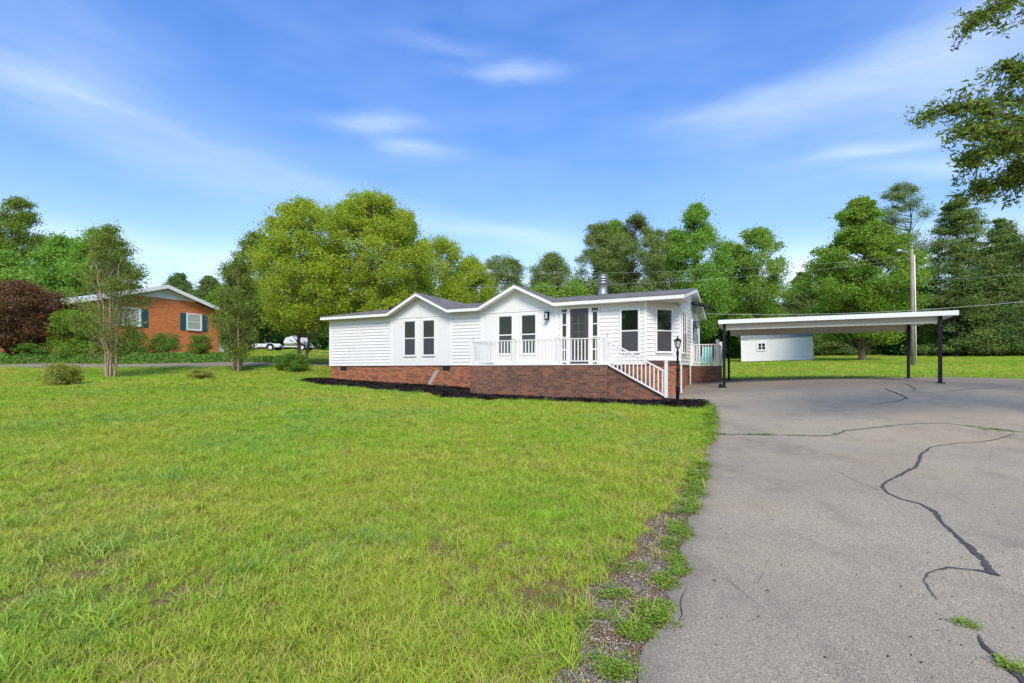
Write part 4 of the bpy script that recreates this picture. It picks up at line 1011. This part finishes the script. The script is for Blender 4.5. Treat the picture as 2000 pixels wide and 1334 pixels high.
def leaves_np(P, size, asp=.5, r_=None, droop=0., flat=.0, out=None):
    n=len(P); d=r_.normal(size=(n,3)); d[:,2]=d[:,2]*(1-flat)-droop
    if out is not None: d+=out*.8
    d/=np.linalg.norm(d,axis=1,keepdims=True)+1e-9
    ref=r_.normal(size=(n,3)); ref[:,2]*=.4 if flat else 1; s_=np.cross(d,ref); s_/=np.linalg.norm(s_,axis=1,keepdims=True)+1e-9
    L_=(size*r_.uniform(.6,1.35,n))[:,None]
    up=np.cross(s_,d)*L_*.12
    V=np.stack([P-d*L_*.5, P+s_*L_*asp*.5+up, P+d*L_*.5, P-s_*L_*asp*.5+up],1).reshape(-1,3)
    return V, np.arange(4*n).reshape(n,4)
PROF = {
 'maple': lambda h: np.interp(h,[0,.15,.4,.7,.9,1],[.6,.95,1,.74,.42,.12]),
 'cedar': lambda h: np.interp(h,[0,.2,.5,.8,1],[.85,1,.82,.45,.1]),
 'round': lambda h: np.sqrt(np.clip(1-(2*h-.9)**2/1.21,0,1)),
 'cone': lambda h: (1-h)**.85*np.clip(h*6+.35,0,1)+.03,
 'egg': lambda h: np.clip(np.sin(np.pi*(h*.86+.12))**.8,0,1),
 'vase': lambda h: np.clip(.25+1.0*h,0,1)*np.sqrt(np.clip(1-h**4,0.02,1)),
 'col': lambda h: np.clip(np.sin(np.pi*np.clip(h*.9+.1,0,1))**.55,0,1),
 'pine': lambda h: np.clip(.35+.65*np.sin(np.pi*np.clip(h*.85+.15,0,1)),0,1),
}
def tree_meshes(seed, H, Rr, cb, prof='round', ncl=170, lpc=110, lsize=.13, csize=.6, flat=.7, asp=.5, droop=0., trunk=.16, stems=1, gap=.0, inner=.5, lean=0., whorl=0, spread=.3, minz=None, bough=.75):
    r_=np.random.default_rng(seed); segs=[]; cl=[]
    pr=PROF[prof]; CH=H*(1-cb)
    stemtops=[]
    for k in range(stems):
        a=2*np.pi*k/max(1,stems)+r_.uniform(-.4,.4); sp=0 if stems==1 else spread*Rr
        top=np.array([sp*np.cos(a)+lean*H,sp*np.sin(a),H*(.93 if stems==1 else r_.uniform(.7,.92))]); base=np.array([0 if stems==1 else .10*np.cos(a),0 if stems==1 else .10*np.sin(a),-.25])
        n=12; f=np.linspace(0,1,n)[:,None]; ctl_=base*(1-f)+top*f; 
        if stems>1: ctl_[:,:2]=base[:2]+(top[:2]-base[:2])*(f**.8)
        ctl_[1:-1,:2]+=r_.normal(0,.018*H,(n-2,2)).cumsum(0)*.35
        rr=trunk*(1-f[:,0])**.85/(stems**.5)+.012; rr[0]*=1.35; segs.append((ctl_,rr)); stemtops.append(ctl_)
    lobes=r_.uniform(.78,1.12,9); ph=r_.uniform(0,6.28)
    nb_=max(14,ncl//8); bh=(np.arange(nb_)+r_.random(nb_))/nb_; ba=np.arange(nb_)*2.4+r_.uniform(-.7,.7,nb_); bl=r_.uniform(.58,1.18,nb_)
    for k in range(ncl):
        if whorl: h=(np.floor(r_.random()*whorl)+r_.normal(0,.27))/whorl; h=float(np.clip(h,.01,.99)); 
        else: h=float(r_.beta(1.15,1.05))
        bi=r_.integers(nb_); inb=r_.random()<(bough if not whorl else .45)
        a=r_.uniform(0,6.28)
        if inb: h=float(np.clip(bh[bi]+r_.normal(0,.035),.01,.995)); a=ba[bi]+r_.normal(0,.30)
        lob=np.interp((a+ph)%6.28/6.28*9,range(10),np.append(lobes,lobes[0]))*r_.uniform(.82,1.1)
        if gap and (math.sin(a*3+h*11+seed)*math.sin(h*17+a*2+seed*2))<-1+gap*1.6 and r_.random()<.85: continue
        if inb: lob=bl[bi]*r_.uniform(.9,1.08)
        rad=pr(np.array(h))*Rr*lob*(inner+(1-inner)*r_.random())**.5*r_.uniform(.85,1) if inb or r_.random()<.45 else pr(np.array(h))*Rr*r_.uniform(.1,.7)
        z=H*cb+CH*h*.97
        st=stemtops[r_.integers(len(stemtops))]
        zi=max(.06*H,z-rad*(.15 if prof in('cone','pine','cedar') else .75)-.2); zi=min(zi,H*.9)
        i=np.searchsorted(st[:,2],zi); i=min(max(i,1),len(st)-1); o=st[i-1]+(st[i]-st[i-1])*((zi-st[i-1,2])/(st[i,2]-st[i-1,2]+1e-6))
        ax=np.array([lean*z,0,0]); c=np.array([rad*np.cos(a),rad*np.sin(a),z])+ax
        cl.append(c)
        mid=(o+c)/2+np.array([0,0,-.06*rad])+r_.normal(0,.05*max(rad,.3),3)
        br=max(.010,trunk*(.22 if stems==1 else .11)*(1-h*.6)); segs.append((np.array([o,o*.6+mid*.4+r_.normal(0,.02,3),mid,c]),[br,br*.8,br*.6,.008]))
        for _ in range(2):
            e=c+r_.normal(0,csize*.7,3)*np.array([1,1,flat]); segs.append((np.array([mid*.35+c*.65,(c+e)/2,e]),[br*.4,br*.3,.005]))
    cl=np.array(cl); n=len(cl)
    cs=csize*r_.uniform(.55,1.35,n)*np.clip(1.12-(.75 if prof in('cone','maple','cedar') else .35)*np.clip((cl[:,2]/H-cb)/(1-cb),0,1)**2,.3,1.2)
    idx=np.repeat(np.arange(n),(lpc*r_.uniform(.4,1.5,n)).astype(int)); m_=len(idx)
    g=r_.normal(size=(m_,3)); g/=np.linalg.norm(g,axis=1,keepdims=True)+1e-9; g*=(r_.random((m_,1))**.45)
    hd=cl[idx]; rad2=np.hypot(hd[:,0],hd[:,1])[:,None]; outv=np.column_stack([hd[:,:2]/(rad2+.2),np.zeros(m_)])
    off=g*cs[idx][:,None]*np.array([1,1,flat])
    P=hd+off; P[:,2]-=droop*.35*np.abs(off[:,0])
    # stray twigs beyond the clusters
    sx=r_.random(m_)<.10; P[sx]+=off[sx]*r_.uniform(.3,.9,(sx.sum(),1))
    if minz is not None: P=P[P[:,2]>minz]; outv=outv[:len(P)]
    V,Fl=leaves_np(P,lsize,asp,r_,droop,.35,None)
    tv,tf=tubes_np(segs)
    return mesh_np('trunk',tv,tf,True), mesh_np('crown',V,Fl)
def tree(name,label,cat,loc,ms,bark_,leaf,group=None,rz=0,sc_=(1,1,1)):
    t=thing(name,label,cat,loc,rz,group); t.scale=sc_
    link('trunk',ms[0],bark_,t); link('crown',ms[1],leaf,t); return t
def place(px,base_y,Y): x,y,_=at(px,base_y,Y); return (x,y,gz(x,y)-.05)
def hpx(Y,top,loc): return CAMZ+(HZ-top)/F*Y-loc[2]

# birch group behind the left end of the house
for i,(px,Y,top,hw,cb,sd_,lab) in enumerate((
    (592,31,392,92,.29,1,'tallest narrow yellow-green birch left of the house roof with airy top'),
    (728,33,374,118,.24,2,'broad rounded yellow-green birch directly behind the left front gable'),
    (850,37,462,80,.12,3,'smaller yellow-green birch between the broad birch and the house centre'),
    (918,40,500,50,.12,4,'rightmost small yellow-green birch behind the centre of the roof'))):
    l=place(px,700,Y); H=hpx(Y,top,l); Rr=hw/F*Y
    ms=tree_meshes(sd_,H,Rr*1.1,cb-.06,'round',[330,520,280,180][i],[170,190,180,170][i],.15,.72,.75,.45,.5,.15,3 if i<2 else 2,.04,.45,bough=.5)
    tree('birch_tree',lab,'birch tree',l,ms,M['bark_brown'],M['leaf_birch'],'birches behind the white house')
# crape myrtles
for i,(px,by,Y,top,hw,lab) in enumerate(((215,738,22,440,68,'multi-stemmed crape myrtle nearest the left edge in front of the brick house'),(463,727,26,498,46,'multi-stemmed crape myrtle right of the brick house beside the lane'))):
    l=place(px,by,Y); H=hpx(Y,top,l)
    ms=tree_meshes(20+i,H,hw/F*Y,.17,'egg',[165,200][i],[105,135][i],.09,.42,.95,.5,.1,.10,6,.18,.3,spread=.45,bough=.88)
    tree('crape_myrtle',lab,'crape myrtle',l,ms,M['bark_pale'],M['leaf_crape'],'crape myrtles on the left lawn')
# back row: px, Y, top, halfwidth, type
T = {}
def kind(k, seed, H, Rr):
    if k=='pine': return tree_meshes(seed,H,Rr,.25,'pine',220,262,0.222,1.0,.55,.24,0,.24,1,.36,.5,bough=.8)
    if k=='tallpine': return tree_meshes(seed,H,Rr,.5,'round',170,210,0.207,.9,.55,.24,0,.24,1,.5,.5,bough=.9)
    if k=='roundpine': return tree_meshes(seed,H,Rr,.22,'egg',260,280,0.207,1.0,.6,.26,0,.26,1,.28,.5,bough=.8)
    if k=='poplar': return tree_meshes(seed,H,Rr,.18,'egg',270,245,0.192,.95,.75,.6,0,.22,1,.12,.5)
    if k=='light': return tree_meshes(seed,H,Rr,.15,'col',240,210,0.192,.95,.75,.6,0,.22,1,.22,.5)
    if k=='maple': return tree_meshes(seed,H,Rr,.14,'maple',420,297,0.163,.95,.6,.65,.2,.24,1,.05,.5)
    if k=='cedar': return tree_meshes(seed,H,Rr,.04,'cedar',380,262,0.192,1.15,.42,.35,.1,.26,1,.15,.45,whorl=13)
    if k=='under': return tree_meshes(seed,H,Rr,.0,'col',150,210,0.222,.95,.7,.6,0,.14,2,.1,.3)
    if k=='oak': return tree_meshes(seed,H,Rr,.35,'round',190,210,0.185,1.0,.7,.6,0,.3,1,.3,.5)
    if k=='full': return tree_meshes(seed,H,Rr,.1,'round',210,227,0.207,1.0,.75,.6,0,.22,1,.05,.4)
LM = {'pine':'leaf_pine','tallpine':'leaf_pine','roundpine':'leaf_pine','poplar':'leaf_green','light':'leaf_light','maple':'leaf_maple','cedar':'leaf_cedar','under':'leaf_under','oak':'leaf_oak','full':'leaf_green'}
rows = [
 (985,58,506,52,'pine','pine_tree','dark pine just right of the birches behind the house roof'),
 (1078,58,498,48,'roundpine','pine_tree','dark pine left of the chimney pipe between two brighter saplings'),
 (1165,56,440,42,'pine','pine_tree','pine directly behind the chimney pipe, left of the round topped pine'),
 (1240,55,422,66,'roundpine','pine_tree','big round topped pine behind the right part of the white house'),
 (1360,54,404,58,'poplar','poplar_tree','tall pointed bright green tree above the right end of the house'),
 (1203,57,436,44,'light','hardwood_tree','airy green tree between the chimney pipe and the round topped pine'),
 (1300,60,452,40,'pine','pine_tree','dark pine between the round topped pine and the tall pointed green tree'),
 (1425,60,478,40,'full','hardwood_tree','green tree between the tall pointed tree and the airy tree above the shed'),
 (1630,60,505,46,'cedar','cedar_tree','dark cedar just left of the big maple crown'),
 (1475,56,450,68,'light','hardwood_tree','light green airy tree above the garden shed'),
 (1568,60,532,48,'cedar','cedar_tree','low dark cedar in the gap left of the big maple'),
 (1685,42,388,84,'maple','maple_tree','large dense bright green maple standing alone on the far lawn'),
 (1758,58,364,46,'tallpine','pine_tree','tall sparse pine rising behind the maple and utility pole'),
 (1868,52,380,66,'cedar','cedar_tree','tall layered cedar right of the utility pole'),
 (1955,50,428,66,'cedar','cedar_tree','layered cedar behind the right end of the carport roof'),
 (2060,50,400,80,'cedar','cedar_tree','cedar at the right edge of the picture'),
 (1055,50,560,34,'light','sapling_tree','yellow-green sapling behind the second front gable'),
 (1122,50,560,36,'light','sapling_tree','yellow-green sapling just left of the chimney pipe'),
 (38,60,390,44,'oak','oak_tree','tall open oak at the far left behind the bronze tree'),
 (125,52,470,60,'full','hardwood_tree','rounded green tree behind the brick house left of the myrtle'),
 (195,50,455,52,'full','hardwood_tree','rounded green tree directly behind the left crape myrtle'),
 (-20,56,470,60,'full','hardwood_tree','green tree cut by the left edge of the picture'),
 (20,40,535,50,'light','hardwood_tree','bright green low tree above the bronze tree'),
 (350,62,535,44,'cedar','cedar_tree','dark cedar behind the brick house ridge'),
 (410,60,540,36,'cedar','cedar_tree','dark cedar behind the right slope of the brick house roof'),
 (500,56,460,46,'oak','oak_tree','dark oak between the right crape myrtle and the birches'),
 (455,60,560,44,'full','hardwood_tree','green tree low behind the right crape myrtle'),
]
for i,(px,Y,top,hw,k,nm,lab) in enumerate(rows):
    x=(px-1000)/F*Y; l=(x,Y,gz(x,Y)-.05); H=hpx(Y,top,l)
    ms=kind(k,100+i,H*1.02,hw/F*Y*1.17)
    tree(nm,lab,nm.replace('_',' '),l,ms,M['bark_brown'] if k=='maple' else M['bark_dark'],M[LM[k]])
# understorey wall of smaller trees closing the far edge of the lawn: three meshes reused
um=[tree_meshes(300+i,8,4.2,.0,'col',230,200,.26,1.1,.7,.6,0,.14,2,.08,.3,minz=.05) for i in range(3)]
ul=[('understorey tree behind the garden shed, left of it',1412,60,600),('understorey tree directly behind the garden shed roof',1500,64,590),('understorey tree between the shed and the maple trunk',1590,62,585),('understorey tree behind the maple trunk',1672,62,580),
 ('understorey tree seen between maple trunk and utility pole',1735,60,575),('understorey tree right behind the utility pole',1795,58,560),('understorey tree under the layered cedar',1868,56,560),('understorey tree at the right end of the far lawn',1935,54,545),('understorey tree at the right edge of the picture',2010,52,540),('understorey tree past the right edge of the picture',2110,50,530),
 ('understorey tree behind the right eave of the house',1345,62,575),('understorey tree under the round topped pine',1265,62,570),('understorey tree right of the chimney pipe',1200,62,560),('understorey tree left of the chimney pipe',1100,62,565),('understorey tree below the left dark pine',1010,62,570),
 ('understorey tree behind the covered boat',585,64,585),('understorey tree behind the empty trailer',520,62,590),('understorey tree right of the brick house',460,60,600),('understorey tree above the lane behind the birches',660,62,580),
 ('understorey tree behind the broad birch',740,62,560),('understorey tree behind the small birches',900,62,560),
 ('low tree far left behind the bronze tree',-60,50,540),('low tree behind the brick house roof',260,64,560)]
for i,(lab,px,Y,top) in enumerate(ul):
    x=(px-1000)/F*Y; z=gz(x,Y)-.1; H=CAMZ+(HZ-top)/F*Y-z; s_=H/8
    tree('understorey_tree',lab,'tree',(x,Y,z),um[i%3],M['bark_dark'],M['leaf_under'],'dark understorey trees at the edge of the woods',i*1.7,(max(s_,.85),max(s_,.85),s_))
# trees across the street behind the camera (they show in the window glass)
bm=tree_meshes(400,13,6,.12,'round',200,110,.35,1.3,.7,.6,0,.3,1,.05,.4)
for i,(x,y) in enumerate(((-26,-24),(-15,-30),(-4,-27),(7,-31),(18,-26),(29,-22),(40,-12))):
    tree('street_tree','large green tree across the street, %s'%['far left of the row','second from the left of the row','third from the left of the row','in the middle of the row','third from the right of the row','second from the right of the row','nearest the driveway entrance on the right'][i],'tree',(x,y,-.3),bm,M['bark_dark'],M['leaf_green'],'trees across the street',i*1.3)

# near tree on the right whose branches hang into the picture
def near_tree():
    r_=np.random.default_rng(77); segs=[]; Y0=8.6; base=np.array([12.9,8.4,gz(12.9,8.4)-.2])
    P3=lambda px,py,Y: np.array(at(px,py,Y))
    trunkp=[base,base+(0,0,2.5),base+(-.2,.1,5),base+(-.3,.2,7.5),base+(-.4,.2,9.6)]
    segs.append((np.array(trunkp),[.38,.30,.24,.16,.06]))
    mains=[((2200,300,8.4),(2050,235,8.2),(1950,225,8.0),(1880,205,8.0),(1815,222,8.0)),
           ((2200,280,8.4),(2080,180,8.6),(2000,140,8.6),(1960,125,8.6)),
           ((2250,330,8.4),(2080,290,8.6),(1980,285,8.6),(1915,300,8.6),(1885,318,8.6)),
           ((2250,380,8.4),(2100,345,8.5),(2010,345,8.5),(1940,362,8.5),(1893,372,8.5)),
           ((2250,60,8.8),(2100,-10,8.8),(2000,-10,8.8),(1930,20,8.8),(1893,48,8.8)),
           ((2250,250,9.4),(2120,210,9.6),(2020,200,9.6),(1955,190,9.6)),
           ((2250,470,9.6),(2120,450,9.8),(2040,470,10),(1985,510,10)),
           ((2300,120,8.8),(2200,60,8.6),(2090,90,8.4),(2040,110,8.4)),
           ((2250,250,8.0),(2100,270,7.8),(2000,260,7.8),(1925,250,7.8),(1870,262,7.8)),
           ((2260,200,8.0),(2120,310,8.2),(2040,330,8.2),(1985,325,8.2))]
    LV=[]
    for mn in mains:
        pts=[P3(*m_) for m_ in mn]; o=np.array([base[0]-.2,base[1],min(pts[0][2]-.6,9.2)]); pts=[o]+pts
        pts=np.array(pts); f=np.linspace(0,len(pts)-1,22); cc=np.column_stack([np.interp(f,range(len(pts)),pts[:,i]) for i in range(3)]); cc[1:]+=r_.normal(0,.03,(21,3))
        segs.append((cc,np.linspace(.085,.008,22)))
        for k in range(5,22):
            for _ in range(6):
                a=r_.normal(0,1,3)*np.array([1,1,.75]); a/=np.linalg.norm(a); L_=r_.uniform(.2,.55)*(1.1 if k<18 else .65); e=cc[k]+a*L_+np.array([-.05,0,-.05])
                m2=(cc[k]+e)/2+r_.normal(0,.03,3); segs.append((np.array([cc[k],m2,e]),[.007,.005,.0025]))
                nl=int(L_*58); ff_=r_.random(nl); q=cc[k]+(e-cc[k])*ff_[:,None]; LV.append(q+r_.normal(0,.05,(nl,3)))
    P=np.vstack(LV)
    # hidden bulk of the crown outside the frame
    nb=2500; g=r_.normal(size=(nb,3)); g/=np.linalg.norm(g,axis=1,keepdims=True); bulk=np.array([15.2,7.5,6.5])+g*(r_.random((nb,1))**.4)*np.array([3.2,3.4,3.2])
    bulk=bulk[(bulk[:,0]>1.12*bulk[:,1]+.3)]
    V1,F1=leaves_np(P,.10,.30,r_,.25,.2); V2,F2=leaves_np(bulk,.2,.4,r_,.2,.2)
    V=np.vstack([V1,V2]); Fc=np.vstack([F1,F2+len(V1)])
    t=thing('oak_tree','near willow oak at the right edge whose leafy branches hang into the sky','oak tree',tuple(base))
    tv,tf=tubes_np(segs); link('trunk',mesh_np('trunk',tv-base,tf,True),M['bark_dark'],t); link('crown',mesh_np('crown',V-base,Fc),M['leaf_oak'],t)
    print('near leaves',len(P))
near_tree()

# shrubs
def shrub(name,label,cat,px,by,Y,w,h,leaf,seed,n_=7000,ls=.06,group=None,lob=9,squash=.75):
    r_=np.random.default_rng(seed); x,y,_=at(px,by,Y); z=gz(x,y)-.03
    cs=[]; 
    for k in range(lob*5):
        a=r_.uniform(0,6.28); hh=r_.random(); rr=w/2*.78*np.sqrt(max(0,1-(hh*1.0-.3)**2*1.2))*r_.random()**.5
        cs.append((rr*np.cos(a),rr*np.sin(a),h*(.12+.72*hh)))
    cs=np.array(cs); idx=r_.integers(len(cs),size=n_); g=r_.normal(size=(n_,3)); g/=np.linalg.norm(g,axis=1,keepdims=True); g*=r_.random((n_,1))**.35
    P=cs[idx]+g*np.array([w*.16,w*.16,h*.17*squash]); P=P[P[:,2]>.01]
    V,Fl=leaves_np(P,ls,.5,r_,-.2,.2)
    t=thing(name,label,cat,(x,y,z),0,group)
    segs=[(np.array([(0,0,-.05),c*.5+r_.normal(0,.02,3),c]),[.018,.012,.004]) for c in cs]
    tv,tf=tubes_np(segs); link('stem',mesh_np('stem',tv,tf,True),M['bark_dark'],t); link('foliage',mesh_np('foliage',V,Fl),leaf,t); return t
shrub('shrub','yellow-green mounded shrub on the lawn at the far left','shrub',121,752,18,1.35,.98,M['leaf_yellow'],1,6500,.055)
shrub('shrub','small low yellow-tipped shrub on the lawn between the crape myrtles','shrub',394,741,21,1.1,.5,M['leaf_yellow'],2,4000,.055)
shrub('shrub','dark green spreading shrub by the lane near the left end of the house','shrub',572,723,27,2.0,1.12,M['leaf_shrub'],3,8000,.075)
shrub('foundation_shrub','clipped round shrub below the right window of the brick house','shrub',322,703,33,2.1,1.75,M['leaf_shrub'],4,7000,.07,'clipped shrubs by the brick house')
shrub('foundation_shrub','clipped round shrub at the right corner of the brick house','shrub',393,696,35,2.0,1.55,M['leaf_shrub'],5,7000,.07,'clipped shrubs by the brick house')
shrub('foundation_shrub','clipped broad shrub below the left window of the brick house','shrub',256,704,31.5,2.3,1.9,M['leaf_shrub'],6,8000,.07,'clipped shrubs by the brick house')
shrub('bushy_shrub','tall bright green bush between the bronze tree and the crape myrtle','shrub',155,702,30.5,3.4,3.3,M['leaf_maple'],7,16000,.11)
shrub('bushy_shrub','low dark bush under the bronze tree at the left edge','shrub',75,705,30,2.6,1.2,M['leaf_shrub'],8,8000,.09)
l=place(35,706,30.5); ms=tree_meshes(60,hpx(30.5,552,l),95/F*30.5,.22,'round',300,190,.12,.6,.55,.5,.2,.14,5,.06,.4,spread=.5)
tree('bronze_tree','dark bronze-red leaved small tree at the left edge','ornamental tree',l,ms,M['bark_dark'],M['leaf_red'])
# ground cover on the bank above the lane
def cover():
    r_=np.random.default_rng(5); n=42000
    a=rp[:6]; f=r_.random(n)*(len(a)-1.0); i=np.floor(f).astype(int); g=(f-i)[:,None]; c=a[i]*(1-g)+a[i+1]*g; d=a[i+1]-a[i]; d/=np.linalg.norm(d,axis=1,keepdims=True); nm=np.column_stack([-d[:,1],d[:,0]])
    o=1.5+2.6*r_.random(n); p=c+nm*o[:,None]; x,y=p[:,0],p[:,1]
    hh=.7*fbm(x,y,1.1,8)*np.clip(np.minimum(o-1.4,4.3-o)*1.6,.2,1)
    P=np.column_stack([x,y,ground(x,y)+hh*r_.random(n)**.5+.02]); V,Fl=leaves_np(P,.15,.45,r_,-.5,.2)
    o_=link('ground_cover',mesh_np('ground_cover',V,Fl),M['leaf_cover']); tag(o_,'low green ground cover planted on the bank above the lane','ground cover',kind='stuff')
cover()

# ------------------------------------------------------------ brick house on the left
def far_house():
    GR = (at(430,606,39.8)[0], 39.8); W2=8.4; L2=17; zb=CAMZ+1.15
    g0 = (GR[0]-VX*W2, GR[1]-VY*W2)
    zg = gz(GR[0],GR[1])
    ze = CAMZ+4.62; zr = ze+1.42
    h = thing('brick_house','orange brick ranch house with low white-trimmed gable roof and teal shutters','house',(g0[0],g0[1],0),ROT)
    # local x along u (house extends to -x), y along v
    b = MB(); b.box(-L2,0,.0,W2,.5,ze-.12); b.wprism(((0,0),(0,1),(1,0)),[(0,ze-.12),(W2,ze-.12),(W2,ze-.1),(W2/2,zr-.15),(0,ze-.1)],-.2,0)
    b.build('wall', M['brick_far'], h)
    G = ((0,0),(0,1),(1,0))
    gbl = MB(); laps(gbl,G,lambda z:(max(.6,(z-ze+.0)/.338),min(W2-.6,W2-(z-ze+.0)/.338)),ze+.65,zr-.1,.12,.02,.02); gbl.wbox(G,1.95,W2-1.95,ze+.57,ze+.65,.0,.06); gbl.build('gable_siding', M['siding'], h)
    rf = MB(); o=.55
    for s_ in (0,1):
        y0 = -o if s_==0 else W2+o; z0 = ze-.12
        rf.hexa([(-L2-.4,y0,z0),(.45,y0,z0),(.45,W2/2,zr),(-L2-.4,W2/2,zr),(-L2-.4,y0,z0+.1),(.45,y0,z0+.1),(.45,W2/2,zr+.1),(-L2-.4,W2/2,zr+.1)])
    ro = rf.build('roof', M['roof_far'], h)
    fa = MB()
    for s_ in (0,1):
        y0 = -o if s_==0 else W2+o; z0 = ze-.12
        fa.hexa([(.452,y0,z0-.14),(.49,y0,z0-.14),(.49,W2/2,zr-.14),(.452,W2/2,zr-.14),(.452,y0,z0+.13),(.49,y0,z0+.13),(.49,W2/2,zr+.13),(.452,W2/2,zr+.13)])
    fa.box(-L2-.4,.45,-o-.04,-o-.003,ze-.27,ze+.0); fa.build('fascia', M['trim'], h)
    for a in (1.6,5.85):
        w = window(h,G,a,a+.95,ze-1.53,ze-.43,0,False,o=.03,wide=.1)
        for c in list(w.children): c.data.materials.clear(); c.data.materials.append(M['blind'])
        for (a0,a1) in ((a-.55,a-.12),(a+1.07,a+1.5)):
            s_=MB(); s_.wbox(G,a0,a1,ze-1.63,ze-.33,.0,.04)
            for k in range(12): s_.wbox(G,a0+.05,a1-.05,ze-1.56+.1*k,ze-1.51+.1*k,.04,.055)
            s_.build('shutter', M['shutter'], h)
    f = MB(); FF=((0,0),(1,0),(0,-1))
    for a in (-3.5,-8,-12.5):
        w = window(h,FF,a,a+1.2,ze-1.75,ze-.55,0,False,o=.03,wide=.1)
    ac_=at(443,690,38.5); A=thing('air_conditioner','grey air conditioner unit beside the right corner of the brick house','air conditioner',(ac_[0],ac_[1],gz(ac_[0],ac_[1])))
    s_=MB(); s_.box(-.4,.4,-.4,.4,0,.75); s_.build('casing', M['grey_metal'], A)
    s_=MB(); 
    for k in range(8): s_.box(-.36,.36,-.42,-.402,.08+.08*k,.11+.08*k)
    s_.build('grille', M['trim'], A)
far_house()

# ------------------------------------------------------------ trailers on the left behind
def trailer(px0,px1,py,Y,label,boat):
    cx,cy,_=at((px0+px1)/2,py,Y); L_=(px1-px0)/F*Y; z=gz(cx,cy)+.0
    t=thing('boat_trailer' if boat else 'utility_trailer',label,'trailer',(cx,cy,z),R(3))
    s_=MB(); s_.box(-L_*.42,L_*.38,-.75,-.67,.38,.48); s_.box(-L_*.42,L_*.38,.67,.75,.38,.48)
    for k in range(5): x=-L_*.42+k*L_*.2; s_.box(x,x+.06,-.67,.67,.39,.47)
    s_.hexa([(L_*.38,-.75,.38),(L_*.5,-.05,.38),(L_*.5,.05,.38),(L_*.38,.75,.38),(L_*.38,-.75,.46),(L_*.5,-.05,.46),(L_*.5,.05,.46),(L_*.38,.75,.46)]) if boat else s_.hexa([(-L_*.42,-.75,.38),(-L_*.5,-.05,.38),(-L_*.5,.05,.38),(-L_*.42,.75,.38),(-L_*.42,-.75,.46),(-L_*.5,-.05,.46),(-L_*.5,.05,.46),(-L_*.42,.75,.46)])
    if not boat: s_.box(-L_*.35,L_*.4,-.66,.66,.5,.56); s_.box(-L_*.35,L_*.4,-.79,-.74,.5,.72)
    s_.build('frame', M['boat_white'], t)
    wx = -L_*.0+(L_*.18 if not boat else L_*.22)
    for y in (-.9,.9):
        w=MB(); w.tube([(wx,y-.1,.33),(wx,y+.1,.33)],.33,20); wo=w.build('wheel', M['tyre'], t, False)
        w=MB(); w.tube([(wx,y-.115*(1 if y<0 else -1),.33),(wx,y-.09*(1 if y<0 else -1),.33)],.18,14); w.build('rim', M['boat_white'], wo)
        f=MB()
        for k in range(8):
            a0,a1=math.pi*k/8,math.pi*(k+1)/8; P=lambda a,r_,yy:(wx+r_*math.cos(a),yy,.33+r_*math.sin(a))
            f.hexa([P(a0,.42,y-.14),P(a1,.42,y-.14),P(a1,.42,y+.14),P(a0,.42,y+.14),P(a0,.46,y-.14),P(a1,.46,y-.14),P(a1,.46,y+.14),P(a0,.46,y+.14)])
        f.build('mudguard', M['boat_white'], t)
    if boat:
        b=thing('covered_boat','boat under a pale canvas cover resting on the right trailer','boat',(cx,cy,z+.5),R(3))
        N=12; V=[]; 
        for i in range(N+1):
            f=i/N; x=-L_*.4+L_*.8*f; w=.85*min(1,(1-f)*2.6+.06)**.6; hgt=.42+.38*math.exp(-((f-.28)/.22)**2)*1.0+.15*(1-f)
            for (yy,zz) in ((-w*.5,0),(-w,.22),(-w*1.03,.42),(-w*.5,.42+hgt*.55),(0,.42+hgt*.7),(w*.5,.42+hgt*.55),(w*1.03,.42),(w,.22),(w*.5,0)): V.append((x,yy,zz+.18*f*f))
        hull=MB(); cov=MB(); F1=[];F2=[]
        for i in range(N):
            for j in range(9):
                q_=(i*9+j,(i+1)*9+j,(i+1)*9+(j+1)%9,i*9+(j+1)%9)
                (F2 if 2<=j<=5 else F1).append(q_)
        hull.add(V,F1+[tuple(range(9)),tuple(range(N*9+8,N*9-1,-1))]); hull.build('hull', M['boat_white'], b, False)
        cov.add(V,F2); cov.build('cover', M['cover'], b, False)
trailer(484,560,684,50,'low empty white trailer with one visible wheel, left of the covered boat',False)
trailer(556,612,684,49,'white boat trailer under the covered boat, right of the empty trailer',True)
